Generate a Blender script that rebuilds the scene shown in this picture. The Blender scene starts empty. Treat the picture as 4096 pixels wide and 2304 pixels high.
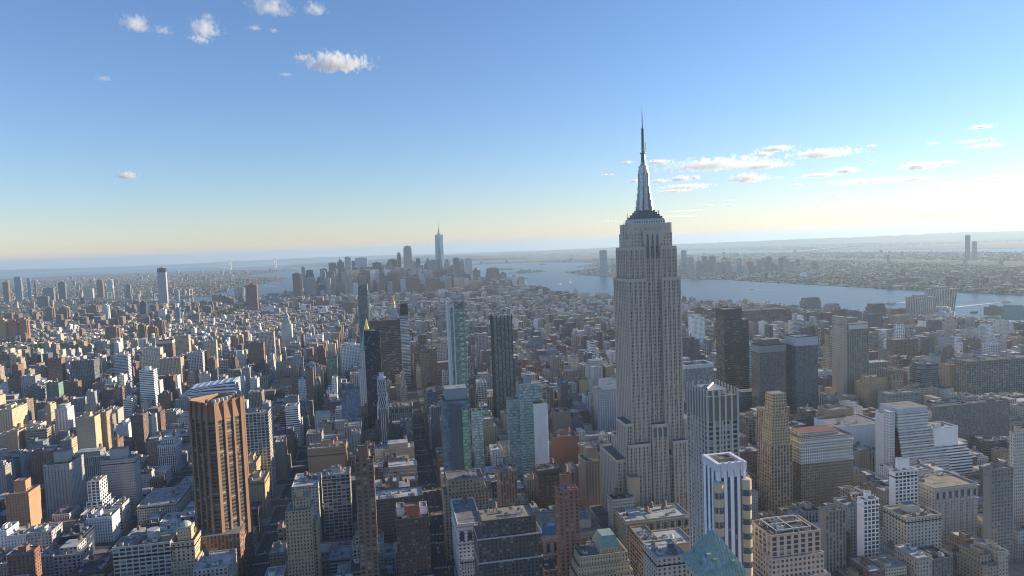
import bpy, bmesh, math, random, os
import numpy as np
from mathutils import Vector, Matrix
S = bpy.context.scene
R = math.radians
# ------------------------------------------------------------------ camera, sky, sun, exposure
cam_d = bpy.data.cameras.new('camera'); cam = bpy.data.objects.new('camera', cam_d)
S.collection.objects.link(cam); S.camera = cam
CP = (11.5, 34.8, 319.4); YAW, PIT, ROL = R(10.42), R(-3.64), R(-2.17)
FPX = 2722.0
cam_d.sensor_width = 36; cam_d.lens = FPX/4096*36
cam_d.clip_start = 1; cam_d.clip_end = 200000
_fw = Vector((math.sin(YAW)*math.cos(PIT), math.cos(YAW)*math.cos(PIT), math.sin(PIT)))
_r = Vector((math.cos(YAW), -math.sin(YAW), 0)); _u = _r.cross(_fw)
_r2 = _r*math.cos(ROL)+_u*math.sin(ROL); _u2 = _u*math.cos(ROL)-_r*math.sin(ROL)
M = Matrix((_r2, _u2, -_fw)).transposed().to_4x4(); M.translation = Vector(CP)
cam.matrix_world = M
SUN_AZ, SUN_EL = R(82), R(14)          # azimuth measured from +Y towards +X
w = bpy.data.worlds.new('World'); S.world = w; w.use_nodes = True
nt = w.node_tree; bg = nt.nodes['Background']
sky = nt.nodes.new('ShaderNodeTexSky'); sky.sky_type = 'NISHITA'; sky.sun_disc = False
sky.sun_elevation = SUN_EL; sky.sun_rotation = SUN_AZ
sky.altitude = 300; sky.air_density = 1.15; sky.dust_density = 0.04; sky.ozone_density = 4.5
wb = nt.nodes.new('ShaderNodeMix'); wb.data_type = 'RGBA'; wb.blend_type = 'MULTIPLY'; wb.inputs[0].default_value = 1.0; wb.inputs[7].default_value = (1.06, .96, 1.04, 1)
nt.links.new(sky.outputs[0], wb.inputs[6]); nt.links.new(wb.outputs[2], bg.inputs[0]); bg.inputs[1].default_value = 0.1
sl = bpy.data.lights.new('sun', 'SUN'); so = bpy.data.objects.new('sun', sl); S.collection.objects.link(so)
sl.energy = 4.6; sl.angle = R(0.5); sl.color = (1.0, 0.82, 0.58)
_sd = Vector((math.sin(SUN_AZ)*math.cos(SUN_EL), math.cos(SUN_AZ)*math.cos(SUN_EL), math.sin(SUN_EL)))
so.rotation_euler = _sd.to_track_quat('Z', 'Y').to_euler()
so.location = (0, 0, 3000)
S.view_settings.view_transform = 'Standard'; S.view_settings.look = 'None'
S.view_settings.exposure = 0.95; S.view_settings.gamma = 1.0
S.cycles.max_bounces = 5; S.cycles.diffuse_bounces = 2; S.cycles.glossy_bounces = 2
S.cycles.volume_bounces = 10; S.cycles.transmission_bounces = 2; S.cycles.transparent_max_bounces = 8
S.cycles.volume_step_rate = 1.0; S.cycles.use_denoising = True; S.cycles.filter_width = 1.05

# ------------------------------------------------------------------ materials
def mat(name):
    m = bpy.data.materials.new(name); m.use_nodes = True
    return m, m.node_tree, m.node_tree.nodes['Principled BSDF']
def N(t, kind, **kw):
    n = t.nodes.new(kind)
    for k, v in kw.items(): setattr(n, k, v)
    return n
def mth(t, op, a, b=None, clamp=False):
    n = N(t, 'ShaderNodeMath', operation=op); n.use_clamp = clamp
    for i, x in enumerate((a, b)):
        if x is None: continue
        if isinstance(x, (int, float)): n.inputs[i].default_value = x
        else: t.links.new(x, n.inputs[i])
    return n.outputs[0]
def mix(t, f, a, b, blend='MIX'):
    n = N(t, 'ShaderNodeMix', data_type='RGBA', blend_type=blend)
    for s, x in ((n.inputs[0], f), (n.inputs[6], a), (n.inputs[7], b)):
        if isinstance(x, (int, float)): s.default_value = x
        elif isinstance(x, tuple): s.default_value = (*x, 1) if len(x) == 3 else x
        else: t.links.new(x, s)
    return n.outputs[2]
def facade_material():
    m, t, p = mat('facade')
    L = t.links.new
    uv = N(t, 'ShaderNodeUVMap', uv_map='UVMap'); sep = N(t, 'ShaderNodeSeparateXYZ'); L(uv.outputs[0], sep.inputs[0])
    win = N(t, 'ShaderNodeAttribute', attribute_name='win'); ws = N(t, 'ShaderNodeSeparateXYZ'); L(win.outputs['Vector'], ws.inputs[0])
    tint = N(t, 'ShaderNodeAttribute', attribute_name='tint'); gl = N(t, 'ShaderNodeAttribute', attribute_name='glass')
    fl = N(t, 'ShaderNodeVectorMath', operation='FLOOR'); L(uv.outputs[0], fl.inputs[0])
    wn = N(t, 'ShaderNodeTexWhiteNoise', noise_dimensions='2D'); L(fl.outputs[0], wn.inputs['Vector'])
    rnd = wn.outputs['Value']
    fx = mth(t, 'ABSOLUTE', mth(t, 'SUBTRACT', mth(t, 'FRACT', sep.outputs[0]), 0.5))
    fy = mth(t, 'ABSOLUTE', mth(t, 'SUBTRACT', mth(t, 'FRACT', sep.outputs[1]), 0.5))
    cx = mth(t, 'LESS_THAN', fx, mth(t, 'MULTIPLY', ws.outputs[0], 0.5))
    cy = mth(t, 'LESS_THAN', fy, mth(t, 'MULTIPLY', ws.outputs[1], 0.5))
    inw = mth(t, 'MULTIPLY', cx, cy)
    geo = N(t, 'ShaderNodeNewGeometry')
    no = N(t, 'ShaderNodeTexNoise'); no.inputs['Scale'].default_value = 0.07; no.inputs['Detail'].default_value = 4
    L(geo.outputs['Position'], no.inputs['Vector'])
    no2 = N(t, 'ShaderNodeTexNoise'); no2.inputs['Scale'].default_value = 0.6; no2.inputs['Detail'].default_value = 2
    mp = N(t, 'ShaderNodeMapping'); mp.inputs['Scale'].default_value = (1, 1, 0.06); L(geo.outputs['Position'], mp.inputs[0]); L(mp.outputs[0], no2.inputs['Vector'])
    dirt = mth(t, 'ADD', 1.02, mth(t, 'ADD', mth(t, 'MULTIPLY', no.outputs[0], 0.38), mth(t, 'MULTIPLY', no2.outputs[0], 0.42)))
    dcol = N(t, 'ShaderNodeCombineXYZ')
    for i in range(3): L(dirt, dcol.inputs[i])
    wall = mix(t, 1.0, tint.outputs['Color'], dcol.outputs[0], 'MULTIPLY')
    spc = N(t, 'ShaderNodeCombineXYZ')
    for i in range(3): L(ws.outputs[2], spc.inputs[i])
    wall = mix(t, cx, wall, mix(t, 1.0, wall, spc.outputs[0], 'MULTIPLY'))
    # panes: dark glass, some with pale blinds drawn
    blind = mth(t, 'GREATER_THAN', rnd, 0.72)
    half = mth(t, 'GREATER_THAN', mth(t, 'FRACT', sep.outputs[1]), mth(t, 'FRACT', mth(t, 'MULTIPLY', rnd, 57.0)))
    pane = mix(t, mth(t, 'MULTIPLY', rnd, 0.6), gl.outputs['Color'], mix(t, 1.0, gl.outputs['Color'], (3.4, 3.4, 3.2), 'MULTIPLY'))
    bl = mth(t, 'MULTIPLY', mth(t, 'MULTIPLY', blind, half), gl.outputs['Alpha'])
    pane = mix(t, bl, pane, (0.30, 0.28, 0.24))
    L(mix(t, inw, wall, pane), p.inputs['Base Color'])
    gloss = mth(t, 'MULTIPLY', inw, mth(t, 'SUBTRACT', 1.0, bl))
    L(mth(t, 'SUBTRACT', 0.82, mth(t, 'MULTIPLY', gloss, 0.72)), p.inputs['Roughness'])
    L(mth(t, 'ADD', 1.35, mth(t, 'MULTIPLY', gloss, 0.40)), p.inputs['IOR'])
    # panes lean a hair out of true, each its own way
    wv = N(t, 'ShaderNodeVectorMath', operation='SUBTRACT'); L(wn.outputs['Color'], wv.inputs[0]); wv.inputs[1].default_value = (0.5, 0.5, 0.5)
    wsq = N(t, 'ShaderNodeVectorMath', operation='SCALE'); L(wv.outputs[0], wsq.inputs[0]); L(mth(t, 'MULTIPLY', inw, 0.07), wsq.inputs['Scale'])
    wa = N(t, 'ShaderNodeVectorMath', operation='ADD'); L(geo.outputs['Normal'], wa.inputs[0]); L(wsq.outputs[0], wa.inputs[1])
    nn = N(t, 'ShaderNodeVectorMath', operation='NORMALIZE'); L(wa.outputs[0], nn.inputs[0]); L(nn.outputs[0], p.inputs['Normal'])
    return m
FACADE = facade_material()
def noisy(name, c1, c2, scale, rough=0.9, detail=5, metallic=0.0, bump=0.0):
    m, t, p = mat(name)
    g = N(t, 'ShaderNodeNewGeometry'); n = N(t, 'ShaderNodeTexNoise')
    n.inputs['Scale'].default_value = scale; n.inputs['Detail'].default_value = detail
    t.links.new(g.outputs['Position'], n.inputs['Vector'])
    cr = N(t, 'ShaderNodeValToRGB'); cr.color_ramp.elements[0].position = 0.33; cr.color_ramp.elements[1].position = 0.67
    cr.color_ramp.elements[0].color = (*c1, 1); cr.color_ramp.elements[1].color = (*c2, 1)
    t.links.new(n.outputs[0], cr.inputs[0]); t.links.new(cr.outputs[0], p.inputs['Base Color'])
    p.inputs['Roughness'].default_value = rough; p.inputs['Metallic'].default_value = metallic
    if bump:
        b = N(t, 'ShaderNodeBump'); b.inputs['Strength'].default_value = bump
        t.links.new(n.outputs[0], b.inputs['Height']); t.links.new(b.outputs[0], p.inputs['Normal'])
    return m
def tinted(name, rough, lo=0.6, hi=1.25, scale=0.25):
    m, t, p = mat(name)
    a = N(t, 'ShaderNodeAttribute', attribute_name='tint'); g = N(t, 'ShaderNodeNewGeometry')
    n = N(t, 'ShaderNodeTexNoise'); n.inputs['Scale'].default_value = scale; n.inputs['Detail'].default_value = 6
    t.links.new(g.outputs['Position'], n.inputs['Vector'])
    mr = N(t, 'ShaderNodeMapRange'); mr.inputs[1].default_value = 0.3; mr.inputs[2].default_value = 0.7
    mr.inputs[3].default_value = lo; mr.inputs[4].default_value = hi
    t.links.new(n.outputs[0], mr.inputs[0])
    c = N(t, 'ShaderNodeCombineXYZ')
    for i in range(3): t.links.new(mr.outputs[0], c.inputs[i])
    t.links.new(mix(t, 1.0, a.outputs['Color'], c.outputs[0], 'MULTIPLY'), p.inputs['Base Color'])
    p.inputs['Roughness'].default_value = rough
    return m
ROOFING = tinted('roofing', 0.9, .66, 1.2, .13)
PLAIN = tinted('painted_surface', 0.6, 0.85, 1.1, 0.4)
METAL = noisy('brushed_metal', (.30, .32, .34), (.50, .52, .55), 0.5, 0.38, 3, 0.8)
STEEL = noisy('grey_steel', (.10, .11, .12), (.20, .21, .22), 0.8, 0.5, 3, 0.5)
GOLD = noisy('gilded_tile', (.75, .45, .10), (.95, .62, .2), 0.8, 0.3, 3, 0.85)
COPPER = noisy('green_copper', (.20, .31, .265), (.31, .42, .37), 0.5, 0.6)
WOOD = noisy('weathered_wood', (.16, .09, .05), (.30, .2, .12), 1.2, 0.85)
ASPHALT = noisy('asphalt', (.045, .046, .05), (.08, .08, .082), 0.15, 0.85)
PAVING = noisy('concrete_paving', (.16, .155, .15), (.26, .25, .24), 0.2, 0.9)
LAWN = noisy('park_grass', (.03, .06, .02), (.06, .10, .03), 0.08, 0.95)
FARLAND = noisy('far_land', (.03, .045, .025), (.10, .10, .085), 0.004, 0.95, 10)
HILL = noisy('wooded_hill', (.03, .05, .03), (.06, .08, .045), 0.003, 0.95, 8)
MARK = noisy('road_paint', (.5, .5, .48), (.7, .7, .68), 0.6, 0.7)
LEAF = noisy('leaves', (.035, .075, .02), (.10, .15, .04), 0.35, 0.7, 4)
BARK = noisy('bark', (.06, .045, .03), (.12, .09, .06), 1.5, 0.9)
RUST = noisy('autumn_leaves', (.16, .06, .03), (.25, .1, .04), 0.5, 0.8)
SHINY = noisy('tower_glass', (.10, .15, .20), (.16, .22, .28), 0.02, 0.08, 2, 0.75)
FOAM = noisy('white_foam', (.5, .55, .6), (.8, .82, .85), 0.05, 0.8)
NET = noisy('sports_netting', (.16, .30, .27), (.2, .36, .32), 0.2, 0.8)
def water_material():
    m, t, p = mat('water')
    g = N(t, 'ShaderNodeNewGeometry')
    n = N(t, 'ShaderNodeTexNoise'); n.inputs['Scale'].default_value = 0.02; n.inputs['Detail'].default_value = 8
    n2 = N(t, 'ShaderNodeTexNoise'); n2.inputs['Scale'].default_value = 0.0012; n2.inputs['Detail'].default_value = 6
    t.links.new(g.outputs['Position'], n.inputs['Vector']); t.links.new(g.outputs['Position'], n2.inputs['Vector'])
    b = N(t, 'ShaderNodeBump'); b.inputs['Strength'].default_value = 0.8; b.inputs['Distance'].default_value = 6.0
    t.links.new(n.outputs[0], b.inputs['Height']); t.links.new(b.outputs[0], p.inputs['Normal'])
    t.links.new(mix(t, n2.outputs[0], (.02, .055, .085), (.035, .085, .12)), p.inputs['Base Color'])
    p.inputs['Roughness'].default_value = 0.32; p.inputs['IOR'].default_value = 1.33
    return m
WATER = water_material()

# ------------------------------------------------------------------ helpers
COL = S.collection
def tag(o, label=None, cat=None, group=None, kind=None):
    if label: o['label'] = label
    if cat: o['category'] = cat
    if group: o['group'] = group
    if kind: o['kind'] = kind
    return o
def empty(name, x, y, z=3.0, rot=0.0):
    o = bpy.data.objects.new(name, None); COL.objects.link(o); o.location = (x, y, z); o.rotation_euler.z = rot
    o.empty_display_size = 5
    return o
# facade styles: bay width, storey height, window width share, window height share, spandrel shade
ST = {'P': (2.9, 3.3, .42, .50, .97), 'V': (3.0, 3.7, .52, .60, .50), 'R': (6.0, 3.6, 1.1, .46, 1.0),
      'C': (2.4, 3.7, .92, .74, .75), 'G': (4.4, 3.7, .66, .60, .95), 'B': (6.0, 6.0, 0.0, 0.0, 1.0),
      'W': (2.6, 3.4, .50, .55, .85)}
GLASS = (.022, .030, .040)
class MB:
    """collects faces with their window grid and colours, builds ONE mesh object"""
    def __init__(s, seed=0):
        s.v = []; s.f = []; s.uv = []; s.t = []; s.w = []; s.g = []; s.m = []; s.off = (seed*37 % 211, seed*61 % 197)
    def face(s, pts, uvs=None, tint=(.3, .3, .3), win=(0, 0, 1), glass=GLASS, blinds=1.0, m=0):
        b = len(s.v); s.v.extend(pts); s.f.append(tuple(range(b, b+len(pts))))
        s.uv.extend(uvs if uvs else [(0, 0)]*len(pts)); s.t.append((*tint, 1)); s.w.append(win); s.g.append((*glass, blinds)); s.m.append(m)
    def wall(s, a, b, z0, z1, st, tint, z1b=None, glass=None):
        """vertical wall from a to b (outside on the right-hand side when walking a to b)"""
        bay, fl, ww, wh, sp = ST[st]
        if st in 'PGV': k1, k2, k3 = (s.off[0]*7 % 23)/22, (s.off[0]*5 % 19)/18, (s.off[1]*3 % 17)/16; bay *= .82+.5*k1; ww *= .8+.45*k2; wh *= .82+.4*k3
        L = math.hypot(b[0]-a[0], b[1]-a[1]); nu = max(1, round(L/bay)); nv = max(1, round((z1-z0)/fl)); z1b = z1 if z1b is None else z1b
        ox, oy = s.off
        if glass is None: glass = GLASS
        if st == 'C': glass, tint = tint, tuple(.5*c+.10 for c in tint)
        s.face([(a[0], a[1], z0), (b[0], b[1], z0), (b[0], b[1], z1b), (a[0], a[1], z1)],
               [(ox, oy), (ox+nu, oy), (ox+nu, oy+nv), (ox, oy+nv)], tint, (ww, wh, sp), glass, 0.12 if st == 'C' else 1.0)
    def prism(s, pts, z0, z1, st, tint, roof=None, top=True, glass=None, skip=()):
        """pts anticlockwise seen from above"""
        n = len(pts)
        for i in range(n):
            if i in skip: s.wall(pts[i], pts[(i+1) % n], z0, z1, 'B', tint)
            else: s.wall(pts[i], pts[(i+1) % n], z0, z1, st, tint, glass=glass)
        if top: s.face([(p[0], p[1], z1) for p in pts], None, roof or (.12, .12, .12), m=1)
    def box(s, x0, x1, y0, y1, z0, z1, st='B', tint=(.3, .3, .3), roof=None, top=True, glass=None, skip=()):
        s.prism([(x0, y0), (x1, y0), (x1, y1), (x0, y1)], z0, z1, st, tint, roof, top, glass, skip)
    def taper(s, p0, z0, p1, z1, tint, m=0, top=True, bot=False):
        n = len(p0)
        for i in range(n):
            j = (i+1) % n
            s.face([(*p0[i], z0), (*p0[j], z0), (*p1[j], z1), (*p1[i], z1)], None, tint, m=m)
        if top: s.face([(*p, z1) for p in p1], None, tint, m=m)
        if bot: s.face([(*p, z0) for p in reversed(p0)], None, tint, m=m)
    def cyl(s, x, y, r, z0, z1, tint, n=10, r1=None, m=0, top=True):
        r1 = r if r1 is None else r1
        a = [(x+r*math.cos(i*2*math.pi/n), y+r*math.sin(i*2*math.pi/n)) for i in range(n)]
        b = [(x+r1*math.cos(i*2*math.pi/n), y+r1*math.sin(i*2*math.pi/n)) for i in range(n)]
        s.taper(a, z0, b, z1, tint, m, top and r1 > .02)
    def bar(s, a, b, r, tint, n=5, m=0):
        a = Vector(a); b = Vector(b); d = (b-a).normalized(); q = d.orthogonal().normalized(); k = d.cross(q)
        ra = [a+(q*math.cos(i*2*math.pi/n)+k*math.sin(i*2*math.pi/n))*r for i in range(n)]
        rb = [p+(b-a) for p in ra]
        for i in range(n):
            j = (i+1) % n; s.face([tuple(ra[i]), tuple(ra[j]), tuple(rb[j]), tuple(rb[i])], None, tint, m=m)
    def build(s, name, mats=None, parent=None, smooth=False):
        me = bpy.data.meshes.new(name); me.from_pydata(s.v, [], s.f)
        uvl = me.uv_layers.new(name='UVMap'); uvl.data.foreach_set('uv', np.array(s.uv, np.float32).ravel())
        for nm, ty, dat, key in (('tint', 'FLOAT_COLOR', s.t, 'color'), ('win', 'FLOAT_VECTOR', s.w, 'vector'), ('glass', 'FLOAT_COLOR', s.g, 'color')):
            at = me.attributes.new(nm, ty, 'FACE'); at.data.foreach_set(key, np.array(dat, np.float32).ravel())
        for mt in (mats or (FACADE, ROOFING)): me.materials.append(mt)
        me.polygons.foreach_set('material_index', np.array(s.m, np.int32)); 
        if smooth: me.polygons.foreach_set('use_smooth', np.ones(len(s.f), bool))
        me.update()
        o = bpy.data.objects.new(name, me); COL.objects.link(o)
        if parent is not None: o.parent = parent
        return o
def lonlat(lat, lon):
    e = R(lon+73.97855)*6371000*math.cos(R(40.75285)); n = R(lat-40.75285)*6371000
    a = R(209); b = R(299)
    return (e*math.sin(b)+n*math.cos(b), e*math.sin(a)+n*math.cos(a))
def drop(x, y): return -(x*x+y*y)/(2*6371000)*0.87      # the earth's curve
def to_px(x, y, z):
    d = Vector((x, y, z))-Vector(CP); ww = d.dot(_fw)
    return 512+FPX/4*d.dot(_r2)/ww, 288-FPX/4*d.dot(_u2)/ww, ww
# ------------------------------------------------------------------ the setting: water, land, hills, streets
def sheet(name, pts, z, material, thick=0.0, cut=2500):
    bm = bmesh.new(); vs = [bm.verts.new((x, y, z)) for x, y in pts]; f = bm.faces.new(vs)
    if f.normal.z < 0: f.normal_flip()
    bmesh.ops.triangulate(bm, faces=bm.faces[:])
    xs = [p[0] for p in pts]; ys = [p[1] for p in pts]
    for ax, lo, hi in ((0, min(xs), max(xs)), (1, min(ys), max(ys))):
        if hi-lo < 3*cut and max(ys) < 9000: continue
        c = math.ceil(lo/cut)*cut
        while c < hi:
            no = (1, 0, 0) if ax == 0 else (0, 1, 0); co = (c, 0, 0) if ax == 0 else (0, c, 0)
            bmesh.ops.bisect_plane(bm, geom=bm.verts[:]+bm.edges[:]+bm.faces[:], plane_co=co, plane_no=no); c += cut
    for v in bm.verts: v.co.z += drop(v.co.x, v.co.y)
    bmesh.ops.recalc_face_normals(bm, faces=bm.faces[:])
    for f in bm.faces:
        if f.normal.z < 0: f.normal_flip()
    if thick:
        ed = [e for e in bm.edges if len(e.link_faces) == 1]
        g = bmesh.ops.extrude_edge_only(bm, edges=ed)['geom']
        for v in (e for e in g if isinstance(e, bmesh.types.BMVert)): v.co.z -= thick
    me = bpy.data.meshes.new(name); bm.to_mesh(me); bm.free(); me.materials.append(material)
    o = bpy.data.objects.new(name, me); COL.objects.link(o); o['kind'] = 'structure'
    return o
def LL(*a): return [lonlat(a[i], a[i+1]) for i in range(0, len(a), 2)]
sheet('sea', [(-40000, -3000), (45000, -3000), (45000, 60000), (-40000, 60000)], 0, WATER, cut=4000)
MANH = LL(40.700, -74.0160, 40.7085, -74.0185, 40.7175, -74.0165, 40.7255, -74.0122, 40.7335, -74.0108, 40.7425, -74.0098, 40.7490, -74.0092,
          40.7575, -74.0050, 40.7700, -73.9960, 40.7600, -73.9580, 40.7490, -73.9680, 40.7440, -73.9710, 40.7365, -73.9735, 40.7330, -73.9735,
          40.7250, -73.9715, 40.7145, -73.9750, 40.7110, -73.9775, 40.7100, -73.9920, 40.7085, -73.9985, 40.7025, -74.0085)
sheet('city_ground', MANH, 3.0, ASPHALT, 6)
BKLYN = LL(40.7450, -73.9560, 40.7250, -73.9610, 40.7130, -73.9690, 40.7050, -73.9700, 40.7045, -73.9900, 40.6990, -73.9985, 40.6920, -74.0030, 40.6830, -74.0120,
           40.6740, -74.0190, 40.6680, -74.0080, 40.6550, -74.0200, 40.6400, -74.0380, 40.6200, -74.0415, 40.6080, -74.0370, 40.5950, -74.0010,
           40.5790, -74.0120, 40.5720, -73.9800, 40.5800, -73.9300, 40.6100, -73.8700, 40.6400, -73.8000, 40.7700, -73.8000)
sheet('far_bank', BKLYN, 2.5, FARLAND, 6)
JERSEY = LL(40.7750, -74.0120, 40.7600, -74.0235, 40.7450, -74.0235, 40.7350, -74.0275, 40.7270, -74.0315, 40.7160, -74.0325, 40.7120, -74.0345, 40.7080, -74.0370,
            40.7045, -74.0400, 40.7000, -74.0530, 40.6930, -74.0590, 40.6880, -74.0700, 40.6700, -74.0750, 40.6640, -74.0620, 40.6600, -74.0720, 40.6450, -74.0850,
            40.6430, -74.1300, 40.6650, -74.1200, 40.7000, -74.1150, 40.7200, -74.1050, 40.7350, -74.0950, 40.7600, -74.0850, 40.8000, -74.0600, 40.8100, -74.0300)
sheet('far_bank_west', JERSEY, 2.5, FARLAND, 6)
INLAND = LL(40.8200, -74.0900, 40.7800, -74.1000, 40.7350, -74.1180, 40.7100, -74.1250, 40.6800, -74.1450, 40.6450, -74.1700, 40.6100, -74.2050, 40.5600, -74.2300, 40.5000, -74.2700,
            40.4500, -74.2000, 40.4400, -74.1000, 40.4150, -74.0300, 40.3900, -73.9750, 40.3000, -73.9800, 40.3000, -74.6500, 40.9500, -74.6500, 40.9500, -74.0900)
sheet('inland_plain', INLAND, 3.0, FARLAND, 6)
STATEN = LL(40.6430, -74.0720, 40.6260, -74.0700, 40.6050, -74.0540, 40.5800, -74.0700, 40.5400, -74.1250, 40.5000, -74.2450, 40.5600, -74.2150, 40.6350, -74.2000, 40.6420, -74.1400)
sheet('far_island', STATEN, 2.5, FARLAND, 6)
def blob(cx, cy, a, b, rot, n=26, seed=1):
    rg = random.Random(seed); out = []
    for i in range(n):
        t = i*2*math.pi/n; k = 1+rg.uniform(-.12, .12); x, y = a*k*math.cos(t), b*k*math.sin(t)
        out.append((cx+x*math.cos(rot)-y*math.sin(rot), cy+x*math.sin(rot)+y*math.cos(rot)))
    return out
for nm, (la, lo), a, b, rt, sd in (('harbour_island', (40.6885, -74.0190), 700, 330, 1.2, 1), ('statue_island', (40.6898, -74.0455), 230, 95, .4, 2), ('museum_island', (40.6993, -74.0398), 260, 120, .5, 3)):
    c = lonlat(la, lo); sheet(nm, blob(c[0], c[1], a, b, rt, seed=sd), 3.0, LAWN if nm == 'harbour_island' else FARLAND, 6)
def ridge(name, pts, width, seed):
    """a long hill: pts = (x, y, height)"""
    rg = random.Random(seed); bm = bmesh.new(); rows = []; sub = 6; P = []
    for i in range(len(pts)-1):
        for k in range(sub): t = k/sub; P.append(tuple(pts[i][j]*(1-t)+pts[i+1][j]*t for j in range(3)))
    P.append(pts[-1])
    for i, (x, y, h) in enumerate(P):
        a = P[max(i-1, 0)]; b = P[min(i+1, len(P)-1)]; d = Vector((b[0]-a[0], b[1]-a[1])).normalized(); n = Vector((-d.y, d.x))
        row = []
        for s in (-1, -.6, -.3, 0, .3, .6, 1):
            hh = h*(1-abs(s)**1.5)*rg.uniform(.88, 1.08); px, py = x+n.x*s*width, y+n.y*s*width
            row.append(bm.verts.new((px, py, -4+hh+drop(px, py))))
        rows.append(row)
    for i in range(len(rows)-1):
        for k in range(6): bm.faces.new((rows[i][k], rows[i+1][k], rows[i+1][k+1], rows[i][k+1]))
    bmesh.ops.recalc_face_normals(bm, faces=bm.faces[:])
    me = bpy.data.meshes.new(name); bm.to_mesh(me); bm.free(); me.materials.append(HILL)
    me.polygons.foreach_set('use_smooth', [True]*len(me.polygons))
    o = bpy.data.objects.new(name, me); COL.objects.link(o); o['kind'] = 'structure'
def RL(*a): return [(*lonlat(a[i], a[i+1]), a[i+2]) for i in range(0, len(a), 3)]
def AZ(D, *a): return [(D*math.sin(R(a[i])), D*math.cos(R(a[i])), a[i+1]) for i in range(0, len(a), 2)]
ridge('coastal_hills', AZ(36000, -36, 150, -30, 165, -26, 160, -21, 105, -17, 90, -11, 125, -5, 155, 1, 110, 6, 70, 12, 50), 2500, 1)
ridge('island_hills', RL(40.635, -74.08, 60, 40.615, -74.095, 110, 40.595, -74.11, 125, 40.575, -74.13, 95, 40.55, -74.16, 50, 40.52, -74.21, 35), 2600, 2)
ridge('inland_ridge', AZ(28500, 9, 60, 17.6, 95, 25.6, 160, 34.5, 172, 38, 180, 41, 205, 43.5, 216, 48, 208, 54, 215, 60, 210), 2200, 3)
ridge('inland_low_hills', RL(40.46, -74.25, 25, 40.52, -74.33, 40, 40.60, -74.30, 30, 40.66, -74.26, 35, 40.72, -74.22, 45), 2500, 4)
ridge('heights_ridge', RL(40.70, -74.09, 12, 40.73, -74.066, 25, 40.745, -74.053, 40, 40.775, -74.03, 50), 420, 6)

AVE = [-870, -650, -430, -290, -125, 53, 214, 500, 780, 1055, 1330, 1610]     # avenue centre lines
def street(n): return 40+(42-n)*80.3
mb = MB()
PARK = (66, 196, 1345, 1545)                                                   # the square of trees
for i in range(len(AVE)-1):
    for n in range(41, 2, -1):
        y0, y1 = street(n)-71, street(n)-9; x0, x1 = AVE[i]+13, AVE[i+1]-13
        if (n <= 14 and (x0 < -1100 or x1 > 1200)): continue
        mb.box(x0, x1, y0, y1, 2.5, 3.15, 'B', (.22, .21, .2), (.22, .21, .2))
o = mb.build('pavement', (PAVING, PAVING)); o['kind'] = 'structure'
mb = MB()
for ax, hw in ((-125, 13), (53, 10), (214, 10), (-290, 10)):
    for n in range(36, 26, -1):
        yc = street(n)
        for off in (-11.5, 11.5):
            k = -hw+1
            while k < hw-1:
                mb.face([(ax+k, yc+off-1.8, 3.006), (ax+k+.7, yc+off-1.8, 3.006), (ax+k+.7, yc+off+1.8, 3.006), (ax+k, yc+off+1.8, 3.006)], None, (.6, .6, .6)); k += 1.5
        for s in range(8):
            for lx in (-3.4, 0, 3.4):
                y = yc+16+s*6.5; mb.face([(ax+lx-.08, y, 3.006), (ax+lx+.08, y, 3.006), (ax+lx+.08, y+3, 3.006), (ax+lx-.08, y+3, 3.006)], None, (.6, .6, .6))
o = mb.build('road_markings', (MARK,)); o['kind'] = 'structure'
sheet('park_lawn', [(PARK[0], PARK[2]), (PARK[1], PARK[2]), (PARK[1], PARK[3]), (PARK[0], PARK[3])], 3.16, LAWN)

# ------------------------------------------------------------------ buildings
RT = {'white': (.44, .45, .46), 'silver': (.28, .295, .31), 'grey': (.19, .19, .19), 'tar': (.055, .055, .06), 'tan': (.28, .24, .19), 'red': (.20, .08, .06), 'green': (.07, .12, .05)}
def add_tank(root, x, y, z, r=2.2, hh=4.2, leg=3.0, wood=True, white=False):
    t = MB(); c = (.6, .6, .58) if white else (.2, .12, .075)
    t.cyl(x, y, r, z+leg, z+leg+hh, c, 12)
    o = t.build('water_tank', (WOOD if not white else PLAIN,), root)
    k = MB(); k.cyl(x, y, r*1.1, z+leg+hh+.02, z+leg+hh+r*.75, c, 12, .05); k.build('tank_roof', (STEEL if not white else PLAIN,), o)
    g = MB()
    for a in range(4): g.box(x+r*.62*(1 if a & 1 else -1)-.15, x+r*.62*(1 if a & 1 else -1)+.15, y+r*.62*(1 if a & 2 else -1)-.15, y+r*.62*(1 if a & 2 else -1)+.15, z, z+leg+.1, 'B', (.1, .1, .1))
    g.build('tank_stand', (STEEL, STEEL), o)
def add_hvac(root, rg, x0, x1, y0, y1, z, n):
    for i in range(n):
        w, d, hh = rg.uniform(1.8, 5), rg.uniform(1.8, 4.5), rg.uniform(1.2, 3.2)
        if x1-x0 < w+1 or y1-y0 < d+1: continue
        x, y = rg.uniform(x0, x1-w), rg.uniform(y0, y1-d); c = rg.choice([(.42, .43, .44), (.28, .29, .3), (.55, .55, .54), (.16, .15, .14)])
        m = MB(); m.box(x, x+w, y, y+d, z+.35, z+hh, 'B', c, tuple(v*.8 for v in c))
        m.cyl(x+w/2, y+d/2, min(w, d)*.3, z+hh, z+hh+.5, (.1, .1, .1), 8)
        for k in (0, 1): m.box(x+k*(w-.3), x+k*(w-.3)+.3, y+.1, y+d-.1, z, z+.36, 'B', (.1, .1, .1), top=False)
        m.build('air_handler', (PLAIN, PLAIN), root)
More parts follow.
